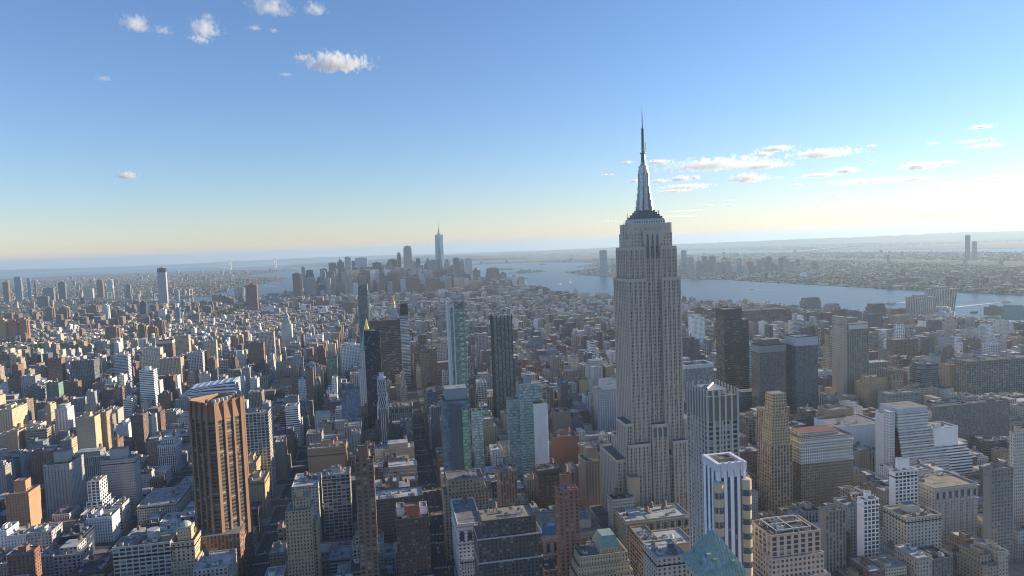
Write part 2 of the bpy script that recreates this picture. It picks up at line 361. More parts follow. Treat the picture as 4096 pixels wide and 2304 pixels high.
def parapet(root, x0, x1, y0, y1, z, c, h=1.1, t=.45, name='parapet'):
    p = MB()
    p.box(x0-.15, x1+.15, y0-.15, y0+t, z, z+h, 'B', c, c); p.box(x0-.15, x1+.15, y1-t, y1+.15, z, z+h, 'B', c, c)
    p.box(x0-.15, x0+t, y0+t, y1-t, z, z+h, 'B', c, c); p.box(x1-t, x1+.15, y0+t, y1-t, z, z+h, 'B', c, c)
    return p.build(name, (PLAIN, PLAIN), root)
def bulkhead(root, rg, x0, x1, y0, y1, z, h, tint, st='B', name='bulkhead'):
    b = MB(rg.randint(0, 99)); b.box(x0, x1, y0, y1, z, z+h, st, tint, RT['grey'])
    o = b.build(name, None, root); parapet(o, x0, x1, y0, y1, z+h, tint, .7, .35, 'bulkhead_rim')
    return o
def arched(root, xs, y, z, ww, hh, n=(0, -1)):
    """arched windows standing 20 cm behind a stone rim on a front wall"""
    for x in xs:
        g = MB(); pts = [(x-ww/2, z), (x+ww/2, z)]+[(x+ww/2*math.cos(a*math.pi/8), z+hh+ww/2*math.sin(a*math.pi/8)) for a in range(9)]
        g.face([(px, y-.12, pz) for px, pz in pts], None, (.02, .03, .04))
        o = g.build('arched_window', (SHINY,), root)
        r = MB()
        for i in range(len(pts)):
            a, b = pts[i], pts[(i+1) % len(pts)]
            r.bar((a[0], y-.2, a[1]), (b[0], y-.2, b[1]), .28, (.5, .47, .42), 4)
        r.build('stone_surround', (PLAIN,), o)
def shade_(c, j): return tuple(min(.75, v*j) for v in c)
BOXES = []          # footprints of everything built, kept clear of the filler
INFO = []           # what a thing looks like and where it stands, for the wording of its label
def landmark_building(row):
    id_, name, cat, label, x0, x1, y0, d, H, st, tint, feat = row
    rg = random.Random(id_); F = feat.split(); y1 = y0+d
    BOXES.append((x0, x1, y0, y1, H)); z0 = 3.0
    far = y0 > 2600
    root = empty(name, (x0+x1)/2, (y0+y1)/2, 0); tag(root, label, cat)
    root.location = (0, 0, 0)
    cx, cy = (x0+x1)/2, (y0+y1)/2; root.location = (cx, cy, z0)
    class Par:  # parts are modelled in world metres, then hung under the root
        pass
    parts_before = set(COL.objects)
    W = x1-x0; wall = MB(rg.randint(0, 9999)); roofc = RT[rg.choice(['grey', 'grey', 'silver', 'tar', 'tan'])]
    if 'whiteroof' in F or 'deck' in F: roofc = RT['white']
    if 'flatroof' in F: roofc = RT['grey']
    if 'green' in F: roofc = RT['green']
    if 'redroof' in F: roofc = RT['red']
    skip = tuple(k for k, nm in enumerate(('blankN', 'blankW', 'x', 'blankE')) if nm in F)
    T = root
    zt = drop(cx, cy) if far else 0
    def clut(xa, xb, ya, yb, z, n=None):
        if far: return
        area = (xb-xa)*(yb-ya); add_hvac(T, rg, xa+1.5, xb-1.5, ya+1.5, yb-1.5, z, n if n is not None else int(min(9, 2+area/160)))
    top = (x0, x1, y0, y1, H)
    if 'zig' in F or 'zig2' in F:
        k = 5; hz = H
        wall.box(x0, x1, y0, y1, z0, H, 'B' if 'zig2' in F else 'G', tint, roofc)
        for i in range(1, k+1):
            s = i*W*.20; hh = H*(.70-.10*i); wall.box(x0-s*.75, x1+s*.9, y0-s*.35-.3*i, y1+s*1.6+.3*i, z0, hh, 'G', tint, RT['silver'])
            if not far: parapet(T, x0-s*.75, x1+s*.9, y0-s*.35-.3*i, y1+s*1.6+.3*i, hh, tint, 1.0, .3, 'terrace_wall')
    elif 'terraces' in F:
        n = 8
        for i in range(n): wall.box(x0, x1+i*3.0, y0-.05*i-(i*1.2), y1, z0, H-12-i*6.2 if i else H, 'R', tint, RT['silver'], glass=(.16, .18, .185))
        wall.box(x0-12, x0-5, y0-1.0, y0+9, z0, H+3, 'P', tint, RT['white']); wall.box(x0+.4, x1-.4, y0+1, y1-1, H, H+5, 'B', (.36, .38, .40), RT['grey'])
        wall.box(x0-4.9, x0-.1, y0+6, y1, z0, H-4, 'B', tint, RT['white'])
    elif 'terr2' in F:
        for i in range(4): wall.box(x0, x1+(0 if i == 0 else 7+i*4.0), y0-i*.6, y1, z0, H if i == 0 else H-14-i*7, 'R' if i else 'B', tint, RT['silver'])
    elif 'deco' in F:
        for i, (s, f) in enumerate(((.0, .62), (.12, .74), (.22, .84), (.30, .92), (.36, 1.0))):
            wall.box(x0+W*s*.6-2, x1-W*s*.6+2, y0+d*s*.5, y1-d*s*.5+4, z0+(0 if i == 0 else H*.4), z0+(H+22-z0)*f, 'V' if i == 0 else 'P', tint, RT['grey'])
        top = (cx-3.5, cx+3.5, cy-1, cy+5, H+22)
    elif 'step2' in F:
        lowh = H-(H-z0)*rg.uniform(.12, .2)
        e = min(4.0, W*.12)
        wall.box(x0-e, x1+e, y0-1.0, y1+e, z0, lowh, st, tint, roofc)
        wall.box(x0, x1, y0, y1, lowh, H, st, tint, roofc, glass=None)
        if not far: parapet(T, x0-e, x1+e, y0-1.0, y1+e, lowh, tint, 1.0, .4, 'terrace_wall')
    elif 'setback' in F:
        wall.box(x0, x1, y0, y1, z0, H, st, tint, roofc); wall.box(cx-5, x1-2, y0+6, y1-4, H, H+9, 'P', tint, RT['tan']); wall.box(cx-2, cx+3, y0+9, y1-8, H+9, H+16, 'B', tint, RT['tan'])
        wall.box(x1, x1+3.5, y0+5, y1, z0, H-14, st, tint, roofc)
    elif 'top2' in F:
        wall.box(x0, x1, y0, y1, z0, H-14, st, tint, roofc); wall.box(x0+W*.08, x1-W*.08, y0+2, y1-2, H-14, H, 'B' if st != 'G' else 'G', tint, roofc)
    elif 'paleedge' in F:
        wall.box(x0+7, x1, y0, y1, z0, H-8, st, tint, roofc, glass=(.03, .04, .035)); wall.box(x0, x0+7, y0-.6, y1, z0, H+14, 'P', (.36, .32, .25), roofc)
        wall.box(x0+11, x1-.6, y0+.6, y1-2, H-8, H+3, 'B', (.45, .45, .44), RT['grey']); wall.box(x0+7, x1-16, y0+6, y1-4, H+3, H+11, 'B', (.2, .19, .16), RT['grey'])
    elif 'whitetop' in F and H < 96:
        f = H-(H-z0)*.30
        wall.box(x0, x1, y0, y1, z0, f, st, tint, roofc, top=False); wall.box(x0, x1, y0, y1, f, H, 'P', (.52, .5, .46), roofc)
        for zz in (f, H-5): parapet(T, x0-.8, x1+.8, y0-.8, y1+.8, zz, (.6, .58, .54), 1.0, 1.1, 'cornice')
        wall.box(x0+6, x1-12, y0+8, y1-4, H, H+5, 'P', (.42, .4, .36), RT['red'])
    else:
        wall.box(x0, x1, y0, y1, z0, H, st, tint, roofc, skip=skip)
    if 'whitetop' in F and H >= 96: wall.box(x0-.3, x1+.3, y0-.3, y1+.3, H-7, H, 'P', (.5, .48, .42), roofc)
    if 'wing' in F: wall.box(x1, x1+16, y0+6, y1+10, z0, H-18, st, tint, roofc)
    if 'topband' in F: wall.box(x0-.25, x1+.25, y0-.25, y1+.25, H-9, H+1.2, 'B', tuple(v*.85 for v in tint), roofc)
    if 'whiteband' in F: wall.box(x0-.4, x1+.4, y0-.4, y1+.4, H-13, H+.8, 'B', (.33, .35, .37), RT['grey'])
    if 'bandgrey' in F: wall.box(x0-.4, x1+.4, y0-.4, y1+.4, H-11, H-.4, 'B', (.2, .2, .2), RT['grey']); wall.box(x0+10, x1-8, y0+5, y1-4, H-.4, H+9, 'B', (.14, .13, .12), RT['grey'])
    if 'blacktop' in F:
        wall.box(x0-.3, x1+.3, y0-.3, y1+.3, H-26, H, 'V' if W < 30 else 'P', (.035, .035, .04), RT['tar'])
        if W < 30:
            for k in range(5): wall.box(x0-1.2, x1+1.2, y0-1.2, y0+8, 30+k*26, 50+k*26, 'R', (.55, .56, .56), RT['white'])
    if 'lit' in F and far: wall.box(x1, x1+W*.16, y0+d*.3, y1, z0, H-5, st, tint, roofc)
    wall.build('wall', None, T)
    if not far and not ({'zig', 'terraces', 'deco', 'setback'} & set(F)): parapet(T, x0, x1, y0, y1, H+(1.2 if 'topband' in F else .8 if 'whiteband' in F else 0), tuple(min(.7, v*1.15) for v in tint), 1.2)
    if not far and y0 < 1300 and st in 'PG' and not ({'zig', 'terraces', 'deco', 'setback', 'bands', 'mansard', 'paleedge', 'terr2', 'step2'} & set(F)):
        for q in range(rg.randint(1, 3)):
            zz = H-(H-z0)*(.07, .16, .5, .78)[rg.randint(0, 3) if q else 0]; parapet(T, x0-.35, x1+.35, y0-.35, y1+.35, zz, shade_(tint, 1.2), .7, .3, 'belt_course')
    if not far and y0 < 1300:
        for q in range(min(6, 2+int(W/12))):
            m = MB(); xa, ya = rg.uniform(x0+2, x1-3), rg.uniform(y0+2, y1-3); ln = rg.uniform(3, min(14, d))
            if rg.random() < .5: m.bar((xa, ya, H+.7), (min(x1-1.5, xa+ln), ya, H+.7), .32, (.4, .41, .42), 5)
            else: m.bar((xa, ya, H+.7), (xa, min(y1-1.5, ya+ln), H+.7), .32, (.4, .41, .42), 5)
            m.cyl(xa, ya, .35, H, H+2.2, (.3, .3, .3), 6); m.build('roof_duct', (PLAIN,), T)
        if id_[0] in 'bcdgmnhlw' and st in 'PG' and W > 17 and not ({'tank', 'tank2', 'tankbulk', 'tankwhite', 'terraces'} & set(F)) and rg.random() < .6: add_tank(T, x0+W*rg.uniform(.2, .8), y0+d*rg.uniform(.45, .8), H+.3, 2.1, 4.0, 3)
    # roof furniture
    if 'bulk' in F: bulkhead(T, rg, cx-W*.18, cx+W*.16, cy-d*.1, cy+d*.28, H, rg.uniform(4, 7) if not far else 7, tuple(v*.95 for v in tint))
    if 'bulk2' in F: bulkhead(T, rg, cx-W*.28, cx+W*.22, cy-d*.15, cy+d*.3, H, 12, tint, 'B')
    if 'redbulk' in F: bulkhead(T, rg, cx-W*.18, cx+W*.2, y0+5, y0+12, H, 9, (.28, .09, .06)); bulkhead(T, rg, x0+1, cx-W*.22, y0+9, y1-3, H, 7, (.55, .53, .47)); bulkhead(T, rg, cx+W*.25, x1-1, y0+9, y1-3, H, 6, (.6, .6, .58))
    if 'box' in F:
        bulkhead(T, rg, x0+W*.22, x1-W*.12, y0+4, y1-4, H, 14, (.42, .43, .42)); s = MB(); yy = y0+3.9
        s.face([(cx-5, yy, H+4), (cx+9, yy, H+4), (cx+9, yy, H+11), (cx-5, yy, H+11)], None, (.66, .66, .66)); sg = s.build('roof_sign', (PLAIN,), T)
        s = MB()
        for q in range(5): s.box(cx-2+q*1.9, cx-.7+q*1.9, yy-.12, yy-.02, H+6.8, H+8.2, 'B', (.08, .08, .09))
        s.build('sign_lettering', (PLAIN, PLAIN), sg)
    if 'tank' in F or 'tank2' in F: add_tank(T, cx+W*.22, cy+d*.1, H+.5, 2.4, 4.6, 4)
    if 'tank2' in F: add_tank(T, cx-W*.1, cy-d*.1, H+.5, 2.2, 4.0, 3); add_tank(T, cx+W*.02, cy+d*.2, H+.5, 2.6, 4.5, 3)
    if 'tankbulk' in F: add_tank(T, cx-W*.03, cy, H+12, 2.4, 4.5, 3)
    if 'tankwhite' in F: add_tank(T, cx-W*.05, y0+8, H, 1.6, 4.0, 1.2, True, True)
    if 'drum' in F: m = MB(); m.cyl(cx+6, cy+3, 5.2, H, H+9, (.42, .42, .41), 16); m.build('roof_drum', (PLAIN,), T)
    if 'hvac' in F or 'bulk' in F or 'deck' in F: clut(x0, x1, y0, y1, H)
    elif not far: clut(x0, x1, y0, y1, H, 3)
    if 'shaft' in F: bulkhead(T, rg, x1-2, x1+8, y0+8, y0+17, H-10, 28, (.36, .29, .2)); wall2 = MB(); wall2.box(x1-2, x1+8, y0+8, y0+17, z0, H-10, 'B', (.36, .29, .2)); wall2.build('shaft_base', None, T)
    if 'frame' in F:
        m = MB()
        for a in range(5):
            for b in range(2): m.bar((x0+W*a/4, y0+1+b*(d-2), H), (x0+W*a/4, y0+1+b*(d-2), H+9), .25, (.3, .2, .15))
        for b in range(2):
            for zz in (4, 9): m.bar((x0, y0+1+b*(d-2), H+zz), (x1, y0+1+b*(d-2), H+zz), .22, (.3, .2, .15))
        m.build('roof_frame', (STEEL,), T)
    if 'cornices' in F:
        for zz in (H-14, H-34, 30): parapet(T, x0-4.4, x1+4.4, y0-1.5, y1+4.4, zz, (.55, .55, .53), 1.2, 1.0, 'cornice')
    if 'cornice' in F: parapet(T, x0-1, x1+1, y0-1, y1+1, H-4, (.4, .3, .2), 1.2, 1.4, 'cornice')
    if 'bands' in F:
        for q, zz in enumerate((H-16, H-31, H-40, H-54)): 
            e = 1.5+q*1.6; b = MB(); b.box(x0-e*.4, x1+e, y0-e, y1+1, z0, zz, 'G' if q % 2 == 0 else 'R', tint if q != 2 else (.2, .24, .24), RT['grey']); b.build('lower_tier', None, T)
            parapet(T, x0-e*.4, x1+e, y0-e, y1+1, zz, (.5, .42, .36), .9, .4, 'terrace_wall')
        b = MB()
        for xa in (x0+6, cx, x1-6): b.bar((xa, y0+3, H+3), (xa, y1-3, H+3), .35, (.6, .6, .58), 4)
        for ya in (y0+3, cy, y1-3): b.bar((x0+6, ya, H+3), (x1-6, ya, H+3), .35, (.6, .6, .58), 4)
        for xa in (x0+6, cx, x1-6):
            for ya in (y0+3, cy, y1-3): b.bar((xa, ya, H), (xa, ya, H+3), .3, (.6, .6, .58), 4)
        b.build('roof_pergola', (PLAIN,), T)
    if 'arches' in F and not far:
        n = max(3, int(W/7)); zz = H-(H-z0)*(.20 if H > 45 else .45)
        arched(T, [x0+W*(i+.5)/n for i in range(n)], y0, zz, W/n*.55, (H-z0)*(.10 if H > 45 else .24))
        parapet(T, x0-.9, x1+.9, y0-.9, y1+.9, zz-3, (.5, .46, .4), .8, 1.2, 'cornice'); parapet(T, x0-1.2, x1+1.2, y0-1.2, y1+1.2, H-1.6, (.5, .46, .4), 1.2, 1.5, 'cornice')
    if 'pilasters' in F:
        for i in range(8): p = MB(); xx = x0+W*(i+.1)/8; p.box(xx, xx+1.8, y0-1, y0, z0+8, H-16, 'B', (.5, .47, .42), (.5, .47, .42)); p.build('pilaster', (PLAIN, PLAIN), T)
    if 'skylight' in F:
        p = MB(); xa, xb, ya, yb = x0+3, x0+W*.42, y0+6, y0+26
        p.taper([(xa, ya), (xb, ya), (xb, yb), (xa, yb)], H, [(xa+6, ya+6), (xb-6, ya+6), (xb-6, yb-6), (xa+6, yb-6)], H+6, (.3, .4, .5)); p.build('skylight', (SHINY,), T)
        bulkhead(T, rg, cx+6, x1-8, y0+12, y0+32, H, 8, (.42, .38, .33))
    if 'mansard' in F:
        for q, zz in enumerate((H-7, H-14, H-22)):
            b = MB(q); b.box(x0-2-q*2.5, x1+1+q*2.2, y0-1-q*2, y1+1, z0, zz, 'P', tint, RT['tan']); b.build('lower_tier', None, T); parapet(T, x0-2-q*2.5, x1+1+q*2.2, y0-1-q*2, y1+1, zz, tint, 1, .4, 'terrace_wall')
        b = MB(); xa, xb = cx-2, x1-5; b.box(xa, xb, y0+4, y1-3, H, H+4, 'P', tint, RT['tan']); b.build('penthouse', None, T)
        b = MB(); b.taper([(xa-.6, y0+3.4), (xb+.6, y0+3.4), (xb+.6, y1-2.4), (xa-.6, y1-2.4)], H+4, [(xa+3, y0+7), (xb-3, y0+7), (xb-3, y1-6), (xa+3, y1-6)], H+13, (.2, .4, .33)); b.build('mansard_roof', (COPPER,), T)
    if 'greencap' in F:
        b = MB(); b.box(cx-6, cx+6, cy-6, cy+6, H, H+12, 'P', tint, RT['tan']); b.build('penthouse', None, T)
        b = MB(); b.cyl(cx, cy, 5.0, H+12, H+14, (.36, .44, .40), 14, 4.2); b.cyl(cx, cy, 4.2, H+14, H+16, (.36, .44, .40), 14, 1.6); b.build('domed_cap', (PLAIN,), T)
        for q, zz in enumerate((H-16, H-34)): b = MB(q+5); b.box(x0-2-q*2, x1+2+q*2, y0-1.5-q*2, y1, z0, zz, 'P', tint, RT['tan']); b.build('lower_tier', None, T)
    if 'crownribs' in F:
        for i in range(6): b = MB(); xx = x0+W*i/5; b.box(xx-.7, xx+.7, y0-.9, y0, z0, H+rg.uniform(3, 7), 'B', (.07, .07, .07), (.07, .07, .07)); b.build('rib', (PLAIN, PLAIN), T)
        for i in range(5): b = MB(); yy = y0+d*i/4; b.box(x0-.9, x0, yy-.7, yy+.7, z0, H+rg.uniform(3, 7), 'B', (.07, .07, .07), (.07, .07, .07)); b.build('rib', (PLAIN, PLAIN), T)
    if 'rim' in F: parapet(T, x0-.6, x1+.6, y0-.6, y1+.6, H-4, (.6, .6, .6), 6, 2.0, 'roof_rim')
    if 'pyr' in F or 'pyr2' in F:
        s = .5 if 'pyr' in F else .2; b = MB(); hw, hd = W*s, d*s; hh = max(W*.8, 14) if 'pyr' in F else 9
        b.taper([(cx-hw, cy-hd), (cx+hw, cy-hd), (cx+hw, cy+hd), (cx-hw, cy+hd)], H, [(cx-.6, cy-.6), (cx+.6, cy-.6), (cx+.6, cy+.6), (cx-.6, cy+.6)], H+hh, (.35, .36, .33)); b.build('pyramid_roof', (PLAIN,), T)
    if 'dome' in F: b = MB(); b.cyl(cx, cy, W*.42, H, H+12, (.2, .26, .24), 14, W*.3); b.cyl(cx, cy, W*.3, H+12, H+19, (.2, .26, .24), 14, .5); b.build('dome', (PLAIN,), T)
    if 'spire' in F or 'spire2' in F:
        k = 1.7 if 'spire2' in F else 1.0
        b = MB(); b.box(cx-W*.22, cx+W*.22, cy-W*.22, cy+W*.22, H, H+20*k, 'V', tint, RT['grey']); b.cyl(cx, cy, W*.22, H+20*k, H+36*k, (.22, .32, .28), 8, W*.06); b.cyl(cx, cy, W*.05, H+36*k, H+46*k, (.22, .32, .28), 6, .3); b.build('spire', None, T)
    if 'litN' in F: b = MB(); b.box(x1-6, x1, y0-.8, y0, z0, H, 'C', (.35, .33, .2), RT['grey']); b.build('glare_strip', None, T)  # glare on the tower's edge, put in as a bright yellowish strip
    if far:
        b = MB(); b.box(cx-W*.25, cx+W*.2, cy-6, cy+6, H, H+5, 'B', tuple(v*.9 for v in tint), RT['grey']); b.build('roof_plant', None, T)
    for o in set(COL.objects)-parts_before:
        if o.parent == root: o.location = (-cx, -cy, -z0)
    INFO.append((label, name, cx, y0, H, x0, x1))
    return root
# ------------------------------------------------------------------ buildings with a shape of their own
def special(name, cat, label, cx, cy, box, rot=0):
    root = empty(name, cx, cy, 3.0, rot); tag(root, label, cat); BOXES.append(box)
    INFO.append((label, name, cx, box[2], box[4], box[0], box[1])); return root
ST['E'] = (1.72, 3.75, .60, .54, .6); ST['L'] = (2.7, 3.7, .62, .70, .85); ST['T'] = (5.5, 3.6, .78, .62, .8)
LIME = (.385, .34, .28)
# the giant spired skyscraper: local x = east-west, y = depth, origin at its centre
def spired_skyscraper():
    cx, cy = 281, 716; T = special('spired_skyscraper', 'skyscraper', 'giant grey limestone art deco skyscraper with a tall mast and antenna', cx, cy, (222, 342, 684, 752, 335))
    rf = (.16, .16, .15)
    def fins(m, x0, x1, y, z0, z1, step=5.1):
        n = max(1, round((x1-x0)/step))
        for i in range(n+1): x = x0+(x1-x0)*i/n; m.box(x-.85, x+.85, y-.5, y, z0, z1, 'B', LIME, LIME)
    def finsx(m, y0, y1, x, z0, z1, s, step=5.1):
        n = max(1, round((y1-y0)/step))
        for i in range(n+1):
            y = y0+(y1-y0)*i/n; m.box(x-.5 if s < 0 else x, x if s < 0 else x+.5, y-.85, y+.85, z0, z1, 'B', LIME, LIME)
    def tier(name, x0, x1, y0, y1, z0, z1, st='E', cap=3.0, skipfin=False):
        m = MB(7); m.box(x0, x1, y0, y1, z0-3, z1-3-cap, st, LIME, rf, top=False); m.box(x0-.5, x1+.5, y0-.5, y1+.5, z1-3-cap, z1-3, 'B', LIME, rf)
        if not skipfin: fins(m, x0, x1, y0, z0-3, z1-3-cap); finsx(m, y0, y1, x0, z0-3, z1-3-cap, -1); finsx(m, y0, y1, x1, z0-3, z1-3-cap, 1)
        return m.build(name, None, T)
    tier('podium', -60, 60, -33, 33, 3, 26)
    tier('lower_tier', -46, 46, -25, 30, 3, 95); tier('side_wing', -36, -28.6, -26, 2, 3, 132); tier('side_wing', 28.6, 36, -26, 2, 3, 132)
    tier('front_wing', -34.5, -11.5, -29, 24, 3, 110.5); tier('front_wing', 14.5, 33, -29, 24, 3, 110.5)
    o = tier('centre_bay', -7.6, 8.8, -27, -10, 3, 129)
    for x in (-4.8, .6, 6.0):
        g = MB(); g.face([(x-1.7, -27.62, 112), (x+1.7, -27.62, 112)]+[(x+1.7*math.cos(a*math.pi/6), -27.62, 120+1.7*math.sin(a*math.pi/6)) for a in range(7)], None, (.02, .03, .04)); g.build('arched_window', (SHINY,), o)
    # shaft: two wings either side of a recessed centre, narrowing at the top
    tier('shaft_wing', -28, -8.2, -23, 21, 100, 280); tier('shaft_wing', 8.4, 28, -23, 21, 100, 280)
    tier('shaft_core', -8.2, 8.4, -20, 18, 100, 317, cap=4)
    tier('upper_wing', -25.5, -9.2, -20.5, 18, 277, 312); tier('upper_wing', 9.4, 25.5, -20.5, 18, 277, 312)
    m = MB(3); m.box(-22.5, 22.5, -18.5, 16.5, 309-3, 326-3, 'P', LIME, rf, top=False); m.box(-21.5, 21.5, -18, 16, 326-3, 336-3, 'B', LIME, rf); m.box(-10, 10, -21, 18, 313, 329-3, 'B', LIME, rf)
    c = m.build('crown', None, T)
    for x in (-5.2, 0, 5.2):
        g = MB(); g.face([(x-1.1, -21.15, 297), (x+1.1, -21.15, 297), (x+1.1, -21.15, 320), (x, -21.15, 323), (x-1.1, -21.15, 320)], None, (.3, .3, .3)); g.build('crown_window', (STEEL,), c)
    for x in (-17, -11.5, -6, -1, 4.2, 10, 14.5): g = MB(); g.face([(x-.6, -18.15, 326.5), (x+.6, -18.15, 326.5), (x+.6, -18.15, 329), (x-.6, -18.15, 329)], None); g.build('crown_window', (SHINY,), c)
    # observation deck and stepped metal tiers
    m = MB(4); m.box(-17, 17, -14, 12, 333, 336.5, 'W', (.45, .46, .46), (.2, .2, .2)); m.box(-16.5, 16.5, -13.5, 11.5, 336.5, 338, 'B', (.3, .32, .34), (.25, .26, .28))
    d = m.build('observation_deck', None, T)
    m = MB(5)
    for i, (hw, z) in enumerate(((14.5, 338), (12.5, 340.3), (10.5, 342.6), (8.8, 344.9))): m.box(-hw, hw, -hw+1, hw-3, z, z+2.3, 'B', (.35, .38, .42), (.35, .38, .42))
    m.build('stepped_crown', (STEEL, STEEL), T)
    rg = random.Random(3)
    for i in range(26):
        m = MB(); x = rg.choice((-1, 1))*rg.uniform(9, 16); y = rg.uniform(-14, 10); m.bar((x, y, 338), (x, y, 338+rg.uniform(3, 9)), .17, (.2, .2, .2), 4); m.build('roof_antenna', (STEEL,), d)
    for x, s in ((-23.2, -1), (23.2, 1)):
        m = MB()
        for y in (-12, -4): m.bar((x+s*1.5, y, 318), (x+s*1.5, y, 334), .25, (.3, .3, .3), 4); m.bar((x-s*.5, y, 333.5), (x+s*1.5, y, 333.5), .2, (.3, .3, .3), 4); m.bar((x-s*.5, y, 319), (x+s*1.5, y, 319), .2, (.3, .3, .3), 4)
        m.bar((x+s*1.5, -12, 333.5), (x+s*1.5, -4, 333.5), .2, (.3, .3, .3), 4); m.build('maintenance_frame', (STEEL,), T)
    # mast: cruciform buttresses around a ribbed drum
    m = MB(); m.cyl(0, -1, 6.0, 347, 386, (.3, .33, .36), 16, 5.1); ms = m.build('mast', (METAL,), T)
    m = MB()
    for i in range(16):
        a = i*math.pi/8; m.bar((6.1*math.cos(a), -1+6.1*math.sin(a), 348), (5.2*math.cos(a), -1+5.2*math.sin(a), 385), .28, (.5, .5, .5), 4)
    m.build('mast_rib', (METAL,), ms)
    for k in range(4):
        b = MB()
        for r0, r1, z in ((0, 9.4, 347), (0, 8.6, 354), (0, 7.6, 361), (0, 6.6, 368), (0, 5.9, 382)):
            z0 = 347; w_ = 1.6
            pts = [(r0, -w_), (r1, -w_), (r1, w_), (r0, w_)]; a = k*math.pi/2+math.pi/4
            b.prism([(x*math.cos(a)-y*math.sin(a), -1+x*math.sin(a)+y*math.cos(a)) for x, y in pts], z0-1, z+4, 'B', (.5, .52, .55), (.5, .52, .55))
        b.build('mast_buttress', (METAL, METAL), ms)
    m = MB(); m.cyl(0, -1, 5.6, 386, 389, (.4, .42, .45), 16); m.cyl(0, -1, 4.9, 389, 392, (.3, .32, .34), 16); m.cyl(0, -1, 5.2, 392, 393, (.2, .2, .2), 16); m.cyl(0, -1, 3.6, 393, 397, (.25, .26, .27), 12, 2.6); m.build('mast_dome', (METAL,), T)
    m = MB(); m.cyl(0, -1, 2.5, 397, 406, (.2, .2, .2), 10, 2.1); m.cyl(0, -1, 3.4, 406, 406.8, (.2, .2, .2), 10)
    for i in range(4):
        a = i*math.pi/2+.4; m.bar((1.8*math.cos(a), -1+1.8*math.sin(a), 406), (1.1*math.cos(a), -1+1.1*math.sin(a), 431), .28, (.2, .2, .2), 4)
    for q in range(9): m.cyl(0, -1, 1.7+.5*(q % 2)-.04*q, 408+q*2.6, 408.9+q*2.6, (.2, .2, .2), 8)
    m.cyl(0, -1, .8, 406, 431, (.2, .2, .2), 6); m.cyl(0, -1, 1.9, 431, 431.8, (.2, .2, .2), 8); m.bar((3.1, -1, 406), (3.1, -1, 417), .22, (.2, .2, .2), 4); m.bar((1, -1, 417), (3.1, -1, 417), .2, (.2, .2, .2), 4)
    m.cyl(0, -1, .62, 431, 448, (.2, .2, .2), 6, .4); m.cyl(0, -1, .25, 448, 455.5, (.2, .2, .2), 5, .08); m.build('antenna', (STEEL,), T)
spired_skyscraper()
# the ribbed brown tower, set at 45 degrees to the streets on a square brick base
def ribbed_tower():
    cx, cy = -158, 736; T = special('ribbed_brown_tower', 'office tower', 'big ribbed brown brick office tower turned diagonally to the streets', cx, cy, (-188, -138, 702, 768, 181))
    BR = (.20, .125, .085); p = MB(2); p.box(-27, 20, -30, 30, 0, 52, 'V', (.2, .12, .08), RT['grey']); p.build('podium', None, T)
    hs, ch = 19.0, 5.2
    oct_ = [(hs-ch, -hs), (hs, -hs+ch), (hs, hs-ch), (hs-ch, hs), (-hs+ch, hs), (-hs, hs-ch), (-hs, -hs+ch), (-hs+ch, -hs)]
    def rt(P, s=1.0): return [((x*s-y*s)*.70711, (x*s+y*s)*.70711) for x, y in P]
    P = rt(oct_); m = MB(9)
    for i in range(8):
        if i % 2: m.wall(P[i], P[(i+1) % 8], 45, 160, 'R', (.09, .065, .05))
        else: m.wall(P[i], P[(i+1) % 8], 45, 160, 'R', (.13, .085, .06))
    m.face([(*q, 158) for q in P], None, (.1, .1, .1), m=1); m.build('wall', None, T)
    for i in range(8):
        a, b = Vector(P[i]), Vector(P[(i+1) % 8]); n = 4 if i % 2 else 2; d = (b-a); nn = Vector((d.y, -d.x)).normalized(); u = d.normalized()
        for k in range(n if i % 2 else n):
            t = k/(n-1) if n > 1 else .5
            if i % 2 == 0: continue
            c = a+d*t; w_ = 1.5 if k in (0, n-1) else .95; e = 1.5
            q = [c-u*w_, c+u*w_, c+u*w_+nn*e, c-u*w_+nn*e]; q = [q[3], q[2], q[1], q[0]]
            r = MB(); r.prism([tuple(v) for v in q], 42, 178, 'B', BR, BR); r.build('brick_pier', None, T)
    # crown: brick bays leaning in between the piers
    m = MB(11); Q = rt(oct_, .93); P2 = rt(oct_, 1.02); m.taper(P2, 160, Q, 175, (.21, .125, .085), top=False); Q2 = rt(oct_, 1.0); m.taper(Q, 175, Q2, 178, (.25, .155, .105), top=False)
    I = rt(oct_, .86)
    for i in range(8): j = (i+1) % 8; m.face([(*I[j], 171), (*I[i], 171), (*Q2[i], 178), (*Q2[j], 178)], None, (.24, .15, .10))
    m.face([(*q, 171) for q in I], None, (.15, .13, .12), m=1); m.build('crown', None, T)
    rg = random.Random(5)
    for i in range(6):
        a = MB(); x, y = -1+i*2.9, -8+i*3.6; a.box(x-1.8, x+1.8, y-1.6, y+1.6, 171, 177.5, 'B', (.45, .46, .47), (.4, .4, .4)); a.cyl(x, y, 1.2, 177.5, 178.3, (.2, .2, .2), 8); a.build('cooling_unit', (PLAIN, PLAIN), T)
    add_tank(T, -9, 1, 171, 2.0, 3, 1.5)
ribbed_tower()
